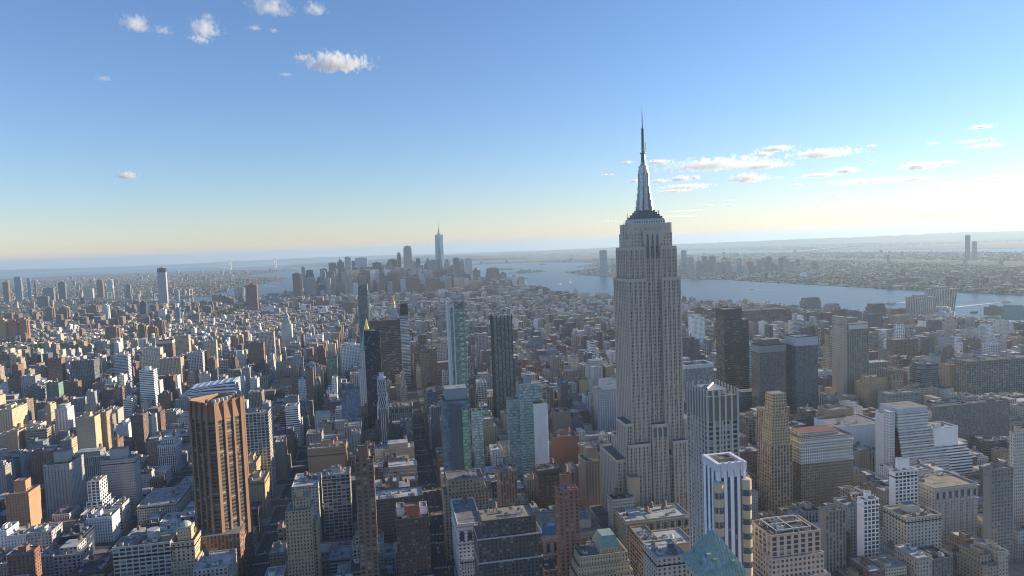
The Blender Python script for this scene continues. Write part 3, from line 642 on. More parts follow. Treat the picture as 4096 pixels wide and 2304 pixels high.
# striped tower with bowed gold bays
def striped_tower():
    x0, x1, y0, y1, H = 175.4, 191, 356, 373, 198; cx, cy = 183, 364; T = special('striped_tower', 'apartment tower', 'white and blue vertically striped tower with bowed golden corner bays', cx, cy, (172, 194, 350, 380, H))
    lx, ly = 7.8, 8.3; W_ = (.62, .63, .66); B_ = (.07, .085, .12)
    m = MB(1); m.box(-lx, lx, -ly, ly, 60, H-3, 'B', W_, RT['tar']); m.box(-13, 15, -14, 16, 0, 110, 'P', (.38, .32, .23), RT['tan']); m.box(-9, 13, -11, 12, 110, 128, 'P', (.38, .32, .23), RT['tan']); m.build('wall', None, T)
    for i, x in enumerate((-5.4, -1.9, 1.9, 5.4)):
        g = MB(i); g.wall((x-.85, -ly-.12), (x+.85, -ly-.12), 60, H-3, 'L', B_, glass=(.05, .06, .085)); g.build('window_strip', None, T)
    for i, y in enumerate((-4.5, 0, 4.5)):
        g = MB(i); g.wall((-lx-.12, y+.9), (-lx-.12, y-.9), 60, H-3, 'L', B_, glass=(.04, .05, .075)); g.build('window_strip', None, T)
        g = MB(i); g.wall((lx+.12, y-.9), (lx+.12, y+.9), 60, H-3, 'L', B_, glass=(.04, .05, .075)); g.build('window_strip', None, T)
    for sx in (-1, 1):
        b = MB(7); b.cyl(sx*lx, -ly, 2.7, 60, 190, (.38, .32, .23), 14); o = b.build('bowed_bay', None, T)
        for k in range(16):
            g = MB(k); z = 66+k*7.7; n = 10; r = 2.76
            for i in range(n):
                a0 = math.pi*1.05+i*math.pi*.9/n; a1 = a0+math.pi*.9/n
                g.face([(sx*lx+r*math.cos(a0), -ly+r*math.sin(a0), z), (sx*lx+r*math.cos(a1), -ly+r*math.sin(a1), z), (sx*lx+r*math.cos(a1), -ly+r*math.sin(a1), z+3.2), (sx*lx+r*math.cos(a0), -ly+r*math.sin(a0), z+3.2)], [(i, 0), (i+1, 0), (i+1, 1), (i, 1)], (.06, .07, .1), (.9, .9, 1), (.05, .06, .08))
            g.build('bay_window', None, o)
    m = MB()
    for a, b, c, d in ((-lx-.4, lx+.4, -ly-.4, -ly+1.6), (-lx-.4, lx+.4, ly-1.6, ly+.4), (-lx-.4, -lx+1.6, -ly+1.6, ly-1.6), (lx-1.6, lx+.4, -ly+1.6, ly-1.6)): m.box(a, b, c, d, H-3, H+1.2, 'B', (.7, .71, .72), (.7, .71, .72))
    m.build('white_crown_rim', (PLAIN, PLAIN), T)
    for i in range(4): m = MB(); x = -5.4+i*3.6; m.box(x-.8, x+.8, -ly-.9, -ly-.4, H-6, H+2.2, 'B', (.7, .71, .72), (.7, .71, .72)); m.build('crown_block', (PLAIN, PLAIN), T)
    bulkhead(T, random.Random(1), -3, 4, -2, 4, H-3, 4, (.3, .25, .18))
striped_tower()
def copper_roof():
    cx, cy, az = 146, 304, 192.5; T = special('copper_roofed_tower', 'office tower', 'stone tower with a steep ribbed green copper pyramid roof at the bottom edge', cx, cy, (126, 166, 284, 324, 170))
    s = 10.8; zb = 176
    m = MB(3); m.box(-s+2, s-2, -s+2, s-2, 0, zb-3, 'P', (.4, .32, .22), RT['tan']); m.box(-s-4, s-2.1, -s-1, s+3, 0, zb-18, 'P', (.4, .32, .22), RT['tar']); m.build('wall', None, T)
    m = MB(); base = [(-s, -s), (s, -s), (s, s), (-s, s)]; ap = [(-.5, -.5), (.5, -.5), (.5, .5), (-.5, .5)]; m.taper(base, zb-3, ap, az-3, (.2, .4, .33), bot=True); rf = m.build('copper_roof', (COPPER,), T)
    m = MB()
    for f in range(4):
        a = math.pi/2*f; ca, sa = math.cos(a), math.sin(a)
        def rr(x, y, z): return (x*ca-y*sa, x*sa+y*ca, z)
        n = 16
        for i in range(n+1):
            x = -s+2*s*i/n; t = 1-abs(x)/s; top = (x, -s+t*(s-.5)*1.0, zb-3+t*(az-zb)) if abs(x) > .5 else (x, -.5, az-3)
            if t > .03: m.bar(rr(x, -s-.02, zb-2.95), rr(top[0], top[1], top[2]+.05), .16, (.14, .3, .25), 4)
    m.build('standing_seam', (COPPER,), rf)
    for f, x, t in ((0, 5, .25), (0, -3, .32), (3, -5, .3), (3, 4, .2), (3, 6, .45)):
        a = math.pi/2*f; ca, sa = math.cos(a), math.sin(a); y = -s+t*s; z = zb-3+t*(az-zb); d = MB(); pts = [(x-.9, y-.3), (x+.9, y-.3), (x+.9, y+1.6), (x-.9, y+1.6)]
        d.prism([(px*ca-py*sa, px*sa+py*ca) for px, py in pts], z-.5, z+1.5, 'B', (.16, .3, .25), (.2, .4, .33)); d.build('dormer', (COPPER, COPPER), rf)
    for k in range(4):
        d = MB(); x = -8+k*2.6; y0, y1 = -s+2.2, -s+5.6; f = (az-zb)/s
        d.face([(x, y0, zb-3+(y0+s)*f+.25), (x+1.8, y0, zb-3+(y0+s)*f+.25), (x+1.8, y1, zb-3+(y1+s)*f+.25), (x, y1, zb-3+(y1+s)*f+.25)], None); d.build('skylight', (METAL,), rf)
copper_roof()
def banded_tower():
    x0, x1, y0, y1, H = 231.2, 254.6, 480, 512, 204; cx, cy = 243, 496; T = special('grey_banded_tower', 'hotel tower', 'tall grey tower with glass bands and finned crown right of the giant skyscraper', cx, cy, (230, 256, 478, 514, 212))
    lx, ly = 11.7, 16; m = MB(5); Cc = (.33, .315, .285); m.box(-lx, lx, -ly, ly, 0, 150, 'W', Cc, RT['grey'], top=False); m.box(-lx, lx, -ly, ly, 150, H-19, 'T', Cc, RT['grey'], top=False); m.box(-lx, lx, -ly, ly, H-19, H-1, 'B', (.13, .12, .10), RT['grey']); m.build('wall', None, T)
    for i in range(6):
        x = -lx+2*lx*i/5
        for y in (-ly-.5, ly): f = MB(); f.box(x-.7, x+.7, y, y+.5, 0, H+4, 'B', (.36, .345, .315), (.36, .35, .33)); f.build('fin', None, T)
    for i in range(8):
        y = -ly+2*ly*i/7
        for x in (-lx-.5, lx): f = MB(); f.box(x, x+.5, y-.7, y+.7, 0, H+4, 'B', (.36, .345, .315), (.36, .35, .33)); f.build('fin', None, T)
    m = MB(); m.box(-7, 8, -10, 12, H-1, H+2, 'B', (.2, .2, .2), (.3, .3, .3)); m.bar((-8, -8, H+3), (6, 10, H+3), .9, (.6, .6, .62), 8); m.build('roof_plant', (PLAIN, PLAIN), T); add_hvac(T, random.Random(3), -10, 10, -14, 14, H-1, 7)
    m = MB(); m.box(lx+.1, lx+9, 3, 14, 0, H-30, 'R', (.4, .4, .4), RT['grey']); m.build('side_wing', None, T)
    m = MB(); m.box(lx-2.6, lx-1.6, ly+.1, ly+.8, 60, H-40, 'B', (.45, .12, .05), RT['grey']); m.build('hoist_rail', None, T)
banded_tower()
def teal_tower():
    T = special('teal_glass_tower', 'apartment tower', 'teal glass balcony tower with a blank white front wall and roof garden', 186, 872, (153, 206, 858, 892, 144))
    m = MB(6); m.box(-17, 12, -5, 15, 0, 140, 'C', (.20, .29, .30), RT['grey']); m.box(-31, -17.1, 2, 15, 0, 121, 'C', (.19, .27, .28), RT['grey']); m.build('glass_wall', None, T)
    m = MB(7); m.box(-.3, 16.3, -12, -5.1, 0, 116, 'B', (.62, .62, .60), RT['grey']); m.box(12.1, 16.3, -5, 12, 0, 116, 'P', (.55, .55, .53), RT['grey']); w_ = m.build('white_wall', None, T)
    for k in range(34):
        b = MB(); z = 8+k*3.4; b.box(-17.0, -.4, -6.6, -5.05, z, z+.25, 'B', (.5, .55, .55), (.5, .55, .55)); b.box(-17.0, -.4, -6.6, -6.5, z+.25, z+1.3, 'C', (.2, .34, .36), (.3, .4, .4)); b.build('balcony', None, T)
    for k in range(30):
        b = MB(); z = 8+k*3.5; b.box(16.4, 17.8, -9, -5.5, z, z+1.2, 'B', (.5, .52, .52), (.5, .5, .5)); b.build('balcony', None, T)
    bulkhead(T, random.Random(4), -10, 0, 3, 11, 140, 8, (.2, .24, .25)); add_tank(T, -13, 8, 140, 2.4, 4, 2)
    m = MB(); rg = random.Random(8)
    for i in range(260):
        p = Vector((rg.uniform(0, 15.5), rg.uniform(-11.5, -6), 116.2+rg.uniform(0, 2.4))); q = Vector((rg.gauss(0, 1), rg.gauss(0, 1), rg.gauss(0, .6))).normalized()*.6; r = q.orthogonal().normalized()*.5
        m.face([tuple(p-q), tuple(p+r), tuple(p+q), tuple(p-r)])
    m.build('roof_garden', (LEAF,), T)
teal_tower()
def lattice_tower():
    T = special('white_lattice_tower', 'tower', 'very slender white tower with a diagonal lattice top', -2.6, 1018, (-9, 4, 1010, 1026, 138))
    m = MB(2); m.box(-5.6, 5.6, -7, 8, 0, 132, 'C', (.05, .06, .07), RT['grey']); m.build('wall', None, T); m = MB(); c = (.66, .67, .68)
    for i in range(5):
        x = -5.7+i*2.85; m.box(x-.4, x+.4, -7.6, -7, 0, 90, 'B', c, c)
    for i in range(-3, 5):
        for s in (1, -1):
            for k in range(4):
                xa = -5.7+((i*2.85) % 11.4); 
    n = 4; z0 = 88; dz = 11
    for lev in range(4):
        for i in range(n):
            xa = -5.7+i*2.85; m.bar((xa, -7.4, z0+lev*dz), (xa+2.85, -7.4, z0+(lev+1)*dz), .38, c, 4); m.bar((xa+2.85, -7.4, z0+lev*dz), (xa, -7.4, z0+(lev+1)*dz), .38, c, 4)
    for x in (-5.75, 5.75): m.box(x-.5, x+.5, -7.6, -6.9, 0, 134, 'B', c, c)
    m.box(-6.2, 6.2, -7.6, 8.2, 132, 134, 'B', c, RT['silver']); m.build('white_lattice', (PLAIN, PLAIN), T); bulkhead(T, random.Random(2), -3.2, 3, -4, 4, 134, 6, (.5, .52, .54))
lattice_tower()
def gold_pyramid():
    T = special('gold_pyramid_tower', 'office tower', 'stone tower with a golden pyramid spire rising behind the dark navy tower', -27.5, 1262, (-45, -8, 1242, 1285, 150))
    m = MB(2); m.box(-18, 18, -18, 20, 0, 110, 'P', (.5, .48, .43), RT['tan']); m.box(-13, 13, -14, 14, 110, 140, 'P', (.5, .48, .43), RT['tan']); m.build('wall', None, T)
    m = MB(); m.cyl(0, 0, 13, 140, 172, (.2, .36, .3), 8, 6.0); m.build('green_lower_roof', (COPPER,), T); m = MB(); m.cyl(0, 0, 6.2, 171, 186, (.8, .5, .1), 8, 2.2); m.cyl(0, 0, 2.2, 186, 190, (.8, .5, .1), 8, 1.8); m.cyl(0, 0, 2.2, 190, 196, (.8, .5, .1), 8, .15); m.build('golden_spire', (GOLD,), T)
gold_pyramid()
def clock_tower():
    T = special('stone_clock_tower', 'tower', 'slim pale stone tower with pyramid roof and golden cupola', 24, 1500, (12, 36, 1488, 1512, 172))
    m = MB(2); m.box(-11, 11, -11, 12, 0, 166, 'P', (.5, .49, .46), RT['tan'], top=False); m.build('wall', None, T); parapet(T, -12, 12, -12, 13, 158, (.5, .49, .46), 2.5, 1.5, 'cornice')
    m = MB(); m.taper([(-11, -11), (11, -11), (11, 12), (-11, 12)], 166, [(-3, -3), (3, -3), (3, 3), (-3, 3)], 192, (.42, .43, .42)); m.build('pyramid_roof', (PLAIN,), T)
    m = MB(); m.cyl(0, 0, 3.2, 192, 199, (.5, .5, .45), 8); m.build('lantern', (PLAIN,), T); m = MB(); m.cyl(0, 0, 3.4, 199, 201, (.8, .5, .1), 10, 3.6); m.cyl(0, 0, 3.4, 201, 207, (.8, .5, .1), 10, 1.2); m.cyl(0, 0, 1.2, 207, 212, (.8, .5, .1), 8, .9); m.cyl(0, 0, .8, 212, 220, (.8, .5, .1), 6, .1); m.build('golden_cupola', (GOLD,), T)
clock_tower()
def lantern_tower():
    T = special('domed_clock_tower', 'tower', 'white stone clock tower with columned belfry and pyramid cap among lower blocks', -301, 2236, (-318, -284, 2222, 2250, 100))
    m = MB(2); m.box(-16, 16, -14, 14, 0, 96, 'P', (.46, .45, .42), RT['tan']); m.box(-11, 11, -11, 11, 96, 108, 'V', (.46, .45, .42), RT['tan']); m.box(-8, 8, -8, 8, 108, 120, 'V', (.46, .45, .42), RT['tan']); m.build('wall', None, T)
    m = MB(); m.taper([(-8, -8), (8, -8), (8, 8), (-8, 8)], 120, [(-2, -2), (2, -2), (2, 2), (-2, 2)], 134, (.4, .42, .38)); m.cyl(0, 0, 2, 134, 141, (.3, .35, .3), 8); m.cyl(0, 0, 2, 141, 148, (.3, .38, .33), 8, .1); m.build('pyramid_cap', (PLAIN,), T)
lantern_tower()
def glass_towers():
    T = special('pale_glass_tower', 'glass tower', 'tall green glass tower with pale vertical edge fins and broken crown', 108, 1015, (94, 122, 1002, 1030, 240))
    m = MB(3); m.box(-10.5, 12, -11, 12, 0, 228, 'C', (.15, .22, .19), RT['grey']); m.build('wall', None, T)
    for x, h in ((-12.5, 239), (-10.4, 243), (-5, 236)): m = MB(); m.box(x-.9, x+.9, -12.4, -11.1 if x > -11 else 10, 0, h, 'B', (.42, .46, .47), (.4, .4, .4)); m.build('edge_fin', None, T)
    for i in range(6): m = MB(i); x = -3+i*2.7; m.box(x-1.2, x+1.2, -10.9, 8, 228, 233+(i % 3)*2.5, 'C', (.14, .18, .16), RT['tar']); m.build('crown_block', None, T)
    for k in range(28): m = MB(); z = 20+k*7.4; m.box(3, 12.9, -12, -11.05, z, z+3.3, 'C', (.22, .30, .22), RT['grey']); m.build('glass_pod', None, T)
    T = special('slanted_glass_tower', 'glass tower', 'tall faceted dark glass tower with a slanted top', -43, 1622, (-56, -30, 1608, 1636, 237))
    m = MB(3); P = [(-10, -12), (10, -12), (11, 12), (-9, 12)]; Z = (231, 240, 241, 233)
    for i in range(4): j = (i+1) % 4; m.wall(P[i], P[j], 0, Z[i], 'C', (.08, .10, .11) if i == 0 else (.15, .2, .2), Z[j])
    m.face([(*P[i], Z[i]) for i in range(4)], None, (.08, .08, .09), m=1); m.build('wall', None, T)
    m = MB(); m.box(-12.5, -10.1, -8, 12, 0, 212, 'C', (.14, .24, .24), RT['grey']); m.box(11.1, 13, -6, 12, 0, 225, 'C', (.16, .26, .26), RT['grey']); m.build('glass_wing', None, T)
    T = special('dark_core_tower', 'glass tower', 'blue glass tower with a blank dark slate core and large roof plant box', 79.5, 784, (64, 95, 768, 800, 152))
    m = MB(3); m.box(-14.5, 14.5, -14, 14, 0, 148, 'C', (.09, .15, .2), RT['grey']); m.build('wall', None, T); m = MB(); m.box(-7, 5, -17, -14.1, 0, 146, 'B', (.085, .10, .12), RT['grey']); m.build('slate_core', None, T)
    m = MB(); m.box(-11, 13, -9, 11, 148, 161, 'B', (.22, .24, .25), RT['silver']); m.build('roof_plant', None, T); m = MB(2); m.box(6, 12.5, -15.2, -14.1, 20, 138, 'C', (.2, .32, .22), RT['grey']); m.build('green_glass_strip', None, T)
    parapet(T, -14.5, 14.5, -14, 14, 148, (.1, .12, .13), 2)
glass_towers()
# faceted glass skyscraper: square base turning to a square set at 45 degrees
def faceted_skyscraper():
    x, y = 403, 5291; T = special('faceted_glass_skyscraper', 'skyscraper', 'tallest downtown tower, faceted blue glass tapering to a mast', x+19, y, (380, 462, 5260, 5322, 416))
    T.rotation_euler.z = R(-12); h = 31; a = 31*1.0; m = MB(2)
    m.prism([(-h, -h), (h, -h), (h, h), (-h, h)], 0, 57, 'B', (.35, .38, .4), top=False)
    B = [(-h, -h), (h, -h), (h, h), (-h, h)]; Tp = [(0, -a), (a, 0), (0, a), (-a, 0)]
    for i in range(4):
        j = (i+1) % 4
        m.face([(*B[i], 57), (*B[j], 57), (*Tp[i], 414)], None, m=2); m.face([(*B[j], 57), (*Tp[j], 414), (*Tp[i], 414)], None, m=2)
    m.face([(*p, 414) for p in Tp], None, (.2, .2, .2), m=1); m.build('glass_facet_wall', (FACADE, ROOFING, SHINY), T)
    m = MB(); m.cyl(0, 0, 15, 414, 416, (.3, .3, .3), 16); m.cyl(0, 0, 17, 421, 423, (.3, .3, .3), 16); m.cyl(0, 0, 3.4, 414, 470, (.4, .42, .44), 8, 2.2); m.cyl(0, 0, 2.2, 470, 543, (.4, .42, .44), 6, .5)
    for i in range(6): aa = i*math.pi/3; m.bar((15*math.cos(aa), 15*math.sin(aa), 423), (2, 0, 460), .5, (.3, .3, .3), 4); m.bar((14*math.cos(aa), 14*math.sin(aa), 414), (16*math.cos(aa), 16*math.sin(aa), 423), .8, (.3, .3, .3), 4)
    m.build('mast', (STEEL,), T)
faceted_skyscraper()
def twisted(label, cx, cy, w0, w1, H, rot0, rot1, nm):
    T = special('twisted_tower', 'apartment tower', label, cx, cy, (cx-w0/2, cx+w0/2, cy-w0/2, cy+w0/2, H)); m = MB(4); n = 18; L = []
    for k in range(n+1):
        t = k/n; w_ = w0*(1-t)+w1*t; a = rot0*(1-t)+rot1*t; L.append([((x*w_*math.cos(a)-y*w_*.8*math.sin(a))/2, (x*w_*math.sin(a)+y*w_*.8*math.cos(a))/2) for x, y in ((-1, -1), (1, -1), (1, 1), (-1, 1))])
    for k in range(n):
        z0, z1 = H*k/n, H*(k+1)/n
        for i in range(4):
            j = (i+1) % 4; nu = 8; m.face([(*L[k][i], z0), (*L[k][j], z0), (*L[k+1][j], z1), (*L[k+1][i], z1)], [(0, k*2), (nu, k*2), (nu, k*2+2), (0, k*2+2)], (.40, .37, .32), (.62, .6, .9), (.035, .045, .05))
    m.face([(*p, H) for p in L[n]], None, (.2, .2, .2), m=1); m.build('wall', None, T); b = MB(); b.box(-w1*.28, w1*.28, -w1*.2, w1*.2, H, H+7, 'B', (.3, .29, .27), RT['grey']); b.build('roof_plant', None, T)
twisted('shorter twisting tower with flared top by the river at right', 1737, 1990, 58, 66, 95, 0, .14, 0)
twisted('taller twisting tower with flared top by the river at right', 1853, 2030, 56, 76, 113, .05, -.12, 1)
def sail_building():
    T = special('white_sail_building', 'building', 'small white billowing glass building in front of the taller twisting tower', 1780, 1935, (1748, 1812, 1925, 1955, 66)); m = MB(4)
    for i in range(5): x = -28+i*12; m.prism([(x, -8), (x+6, -11), (x+12, -8), (x+12, 18), (x, 18)], 0, 46+(3 if i % 2 else 0), 'R', (.6, .63, .64), RT['white'])
    for i in range(4): x = -20+i*10; m.prism([(x, -2), (x+5, -5), (x+10, -2), (x+10, 15), (x, 15)], 46, 64-(i % 2)*4, 'R', (.6, .63, .64), RT['white'])
    m.build('wall', None, T)
sail_building()
def net_range():
    T = special('sports_netting', 'netting', 'tall green sports netting on poles at the river edge', 2063, 1960, (2000, 2130, 1925, 2000, 45)); m = MB(); n = MB(); P = [(-60, 62), (-20, 20), (8, -18), (36, -22), (62, 22), (30, 60)]
    for i, p in enumerate(P):
        m.bar((*p, 0), (*p, 46), .7, (.2, .3, .28), 5)
        if 0 < i < 5: q = P[i+1]; m.bar((*p, 46), (*q, 46), .4, (.2, .3, .28), 4); d = Vector((q[0]-p[0], q[1]-p[1])).normalized(); nn = Vector((-d.y, d.x))*.3; n.prism([(p[0]+nn.x, p[1]+nn.y), (p[0]-nn.x, p[1]-nn.y), (q[0]-nn.x, q[1]-nn.y), (q[0]+nn.x, q[1]+nn.y)], 2, 45.5, 'B', (.2, .33, .3), (.2, .33, .3))
    m.build('pole', (STEEL,), T); n.build('net', (NET, NET), T)
net_range()
def sloped_white():
    T = special('white_sloped_building', 'building', 'long low white and blue building with a sloping ribbed roof behind the brown tower', -355, 1500, (-412, -300, 1485, 1540, 66)); m = MB(4)
    m.box(-52, 54, -14, 40, 0, 40, 'R', (.55, .58, .62), RT['white']); P = [(-36, -8), (52, -8), (54, 34), (-36, 34)]; Z = (50, 60, 62, 52)
    for i in range(4): j = (i+1) % 4; m.wall(P[i], P[j], 40, Z[i], 'R', (.55, .6, .66), Z[j])
    m.face([(*P[i], Z[i]) for i in range(4)], None, (.55, .6, .68), m=1); m.build('wall', None, T); r = MB()
    for k in range(7): x = -30+k*13; z = 50.6+(x+36)*.114; r.bar((x, -8, z), (x, 34, z+1.4), .5, (.6, .62, .66), 4)
    r.build('roof_rib', (PLAIN,), T)
sloped_white()
def statue():
    x, y = lonlat(40.68925, -74.0445); T = special('green_statue', 'statue', 'small green robed statue on a stone pedestal on its own island', x, y, (x-10, x+10, y-10, y+10, 90))
    m = MB(); m.cyl(0, 0, 38, 0, 8, (.35, .33, .3), 11); m.box(-10, 10, -10, 10, 8, 28, 'B', (.4, .38, .34)); m.box(-7, 7, -7, 7, 28, 46, 'B', (.4, .38, .34)); m.build('pedestal', None, T)
    m = MB(); m.cyl(0, 0, 5.5, 46, 66, (.3, .45, .4), 10, 4.2); m.cyl(0, 0, 4.2, 66, 76, (.3, .45, .4), 10, 2.2); m.cyl(0, 0, 1.9, 76, 81, (.3, .45, .4), 8, 1.5); m.bar((3, 0, 74), (4.5, 0, 90), .9, (.3, .45, .4), 6); m.cyl(4.5, 0, .6, 89, 92, (.5, .45, .2), 6, 1.2)
    for i in range(7): a = math.pi*(i+.5)/7; m.bar((0, 0, 81), (3*math.cos(a), 0, 81+3*math.sin(a)), .3, (.3, .45, .4), 4)
    m.build('robed_figure', (COPPER,), T)
statue()
def suspension_bridge(name, label, A, B, H, deck, tint, w_, stone=False, side=.5):
    A = Vector(A); B = Vector(B); c = (A+B)/2; d = (B-A); L = d.length; T = special(name, 'bridge', label, c.x, c.y, (0, 0, 0, 0, 0), math.atan2(d.y, d.x)); zd = drop(c.x, c.y)
    T.location.z = zd
    for s in (-1, 1):
        m = MB()
        for k in (-1, 1): m.box(s*L/2-w_*.25, s*L/2+w_*.25, k*w_*.5-w_*.12, k*w_*.5+w_*.12, -2, H, 'B', tint, tint)
        m.box(s*L/2-w_*.2, s*L/2+w_*.2, -w_*.5, w_*.5, H-w_*.35, H-2, 'B', tint, tint); m.box(s*L/2-w_*.2, s*L/2+w_*.2, -w_*.5, w_*.5, deck+8, deck+14, 'B', tint, tint)
        m.build('bridge_tower', (PLAIN, PLAIN), T)
    m = MB(); m.box(-L/2-L*side, L/2+L*side, -w_*.5, w_*.5, deck-5, deck, 'B', tint, (.2, .2, .2)); m.build('bridge_deck', (PLAIN, PLAIN), T)
    for k in (-1, 1):
        m = MB(); n = 24; prev = None
        for i in range(n+1): t = i/n*2-1; p = (t*L/2, k*w_*.48, deck+4+(H-deck-4)*t*t); prev and m.bar(prev, p, max(.5, w_*.02), tint, 4); prev = p
        for s in (-1, 1): m.bar((s*L/2, k*w_*.48, H), (s*(L/2+L*side), k*w_*.48, deck), max(.5, w_*.02), tint, 4)
        for i in range(1, 24): t = i/24*2-1; m.bar((t*L/2, k*w_*.48, deck), (t*L/2, k*w_*.48, deck+4+(H-deck-4)*t*t), .25, tint, 3)
        m.build('cable', (PLAIN,), T)
suspension_bridge('suspension_bridge', 'huge grey suspension bridge far across the harbour mouth', (-3453, 16380), (-2643, 17475), 232, 75, (.30, .34, .36), 46, side=.25)
suspension_bridge('suspension_bridge', 'blue steel suspension bridge beside the patterned silver tower', (-1494, 4900), (-1985, 5450), 92, 40, (.16, .22, .28), 30, side=.55)
suspension_bridge('suspension_bridge', 'older stone towered bridge right of the patterned silver tower', (-1010, 5010), (-1392, 5310), 92, 40, (.34, .29, .24), 26, side=.4)
def bay_bridge():
    A = Vector(lonlat(40.700, -74.113)); B = Vector(lonlat(40.694, -74.150)); c = (A+B)/2; d = B-A; L = d.length
    T = special('truss_bridge', 'bridge', 'long low truss bridge crossing the inland bay at right', c.x, c.y, (0, 0, 0, 0, 0), math.atan2(d.y, d.x)); T.location.z = drop(c.x, c.y); m = MB(); m.box(-L/2, L/2, -14, 14, 36, 42, 'B', (.15, .15, .15), (.2, .2, .2)); m.build('bridge_deck', (PLAIN, PLAIN), T)
    for i in range(28): m = MB(); x = -L/2+L*i/27; m.box(x-5, x+5, -10, 10, -2, 36, 'B', (.3, .3, .3), (.3, .3, .3)); m.build('bridge_pier', (PLAIN, PLAIN), T)
    m = MB()
    for i in range(12): x = -300+i*50; m.bar((x, 0, 42), (x+25, 0, 75), 2.5, (.15, .15, .15), 4); m.bar((x+25, 0, 75), (x+50, 0, 42), 2.5, (.15, .15, .15), 4)
    m.build('truss', (PLAIN,), T)
bay_bridge()
KEEP = [1821,1861,1865,1935,1954,2481,2490,2502,2514,2522,2572,2678,3177,3179,3185,3187,3194,3198,3203,3205,3210,3221,3227,3234,3243,3248,3252,3265,3269,3271,3274,3278,3281,3285,3311,3315,3318,3319,3344,3929,3930,3932,3933,3935,3936,3937,3938,3939,3940,3941,3942,3947,3949,3950,3954,3959,3960,3961,3966,3967,3968,3972,3973,3977,3988,3989,3998,4009,4013,4021,4026,4034,4044,4049,4059,4406,4413,4414,4415,4416,4423,4426,4434,4447,4453,4459,4465,4473,4474,4484,4488,4499,4500,4501,4507,4508,4509,4521,4523,4524,4527,4545,4546,4549,4550,4618,4995,4996,4997,4998,5000,5002,5003,5004,5005,5006,5009,5011,5023,5025,5026,5032,5033,5034,5038,5042,5043,5044,5045,5046,5047,5049,5050,5051,5052,5053,5054,5057,5058,5063,5077,5078,5080,5086,5090,5096,5099,5613,5626,5628,5629,5631,5640,5643,5653,5656,5662,5673,5675,5681,5682,5689,5690,5699,5700,5701,5702,5703,5704,5705,5708,5711,6121,6122,6123,6124,6125,6131,6139,6140,6145,6147,6148,6151,6154,6167,6176,6178,6188,6190,6216,6217,6226,6227,6236,6238,6246,6248,6258,6261,6272,6286,6287,6293,6299,6300,6325,6336,6354,6363,6381,6427,6433,6438,6452,6512,7244,7245,7252,7253,7254,7265,7271,7272,7278,7280,7284,7285,7291,7294,7302,7309,7314,7315,7316,7341,7344,7345,7349,7368,7369,7371,7375,7510,7514,7599,7692,7758,8426,8439,8456,8457,8481,8482,8498,8499,8501,8530,8532,8534,8537,8556,8676,8692,8719,9631,9664,9665,9668,9671,9681,9705,9711,9713,9719,9789,10695,10738,10739,10740,10749,10767,10768,10773,10774,11590,13766,13770,13772,13826]
HAZE = 4.2e-5
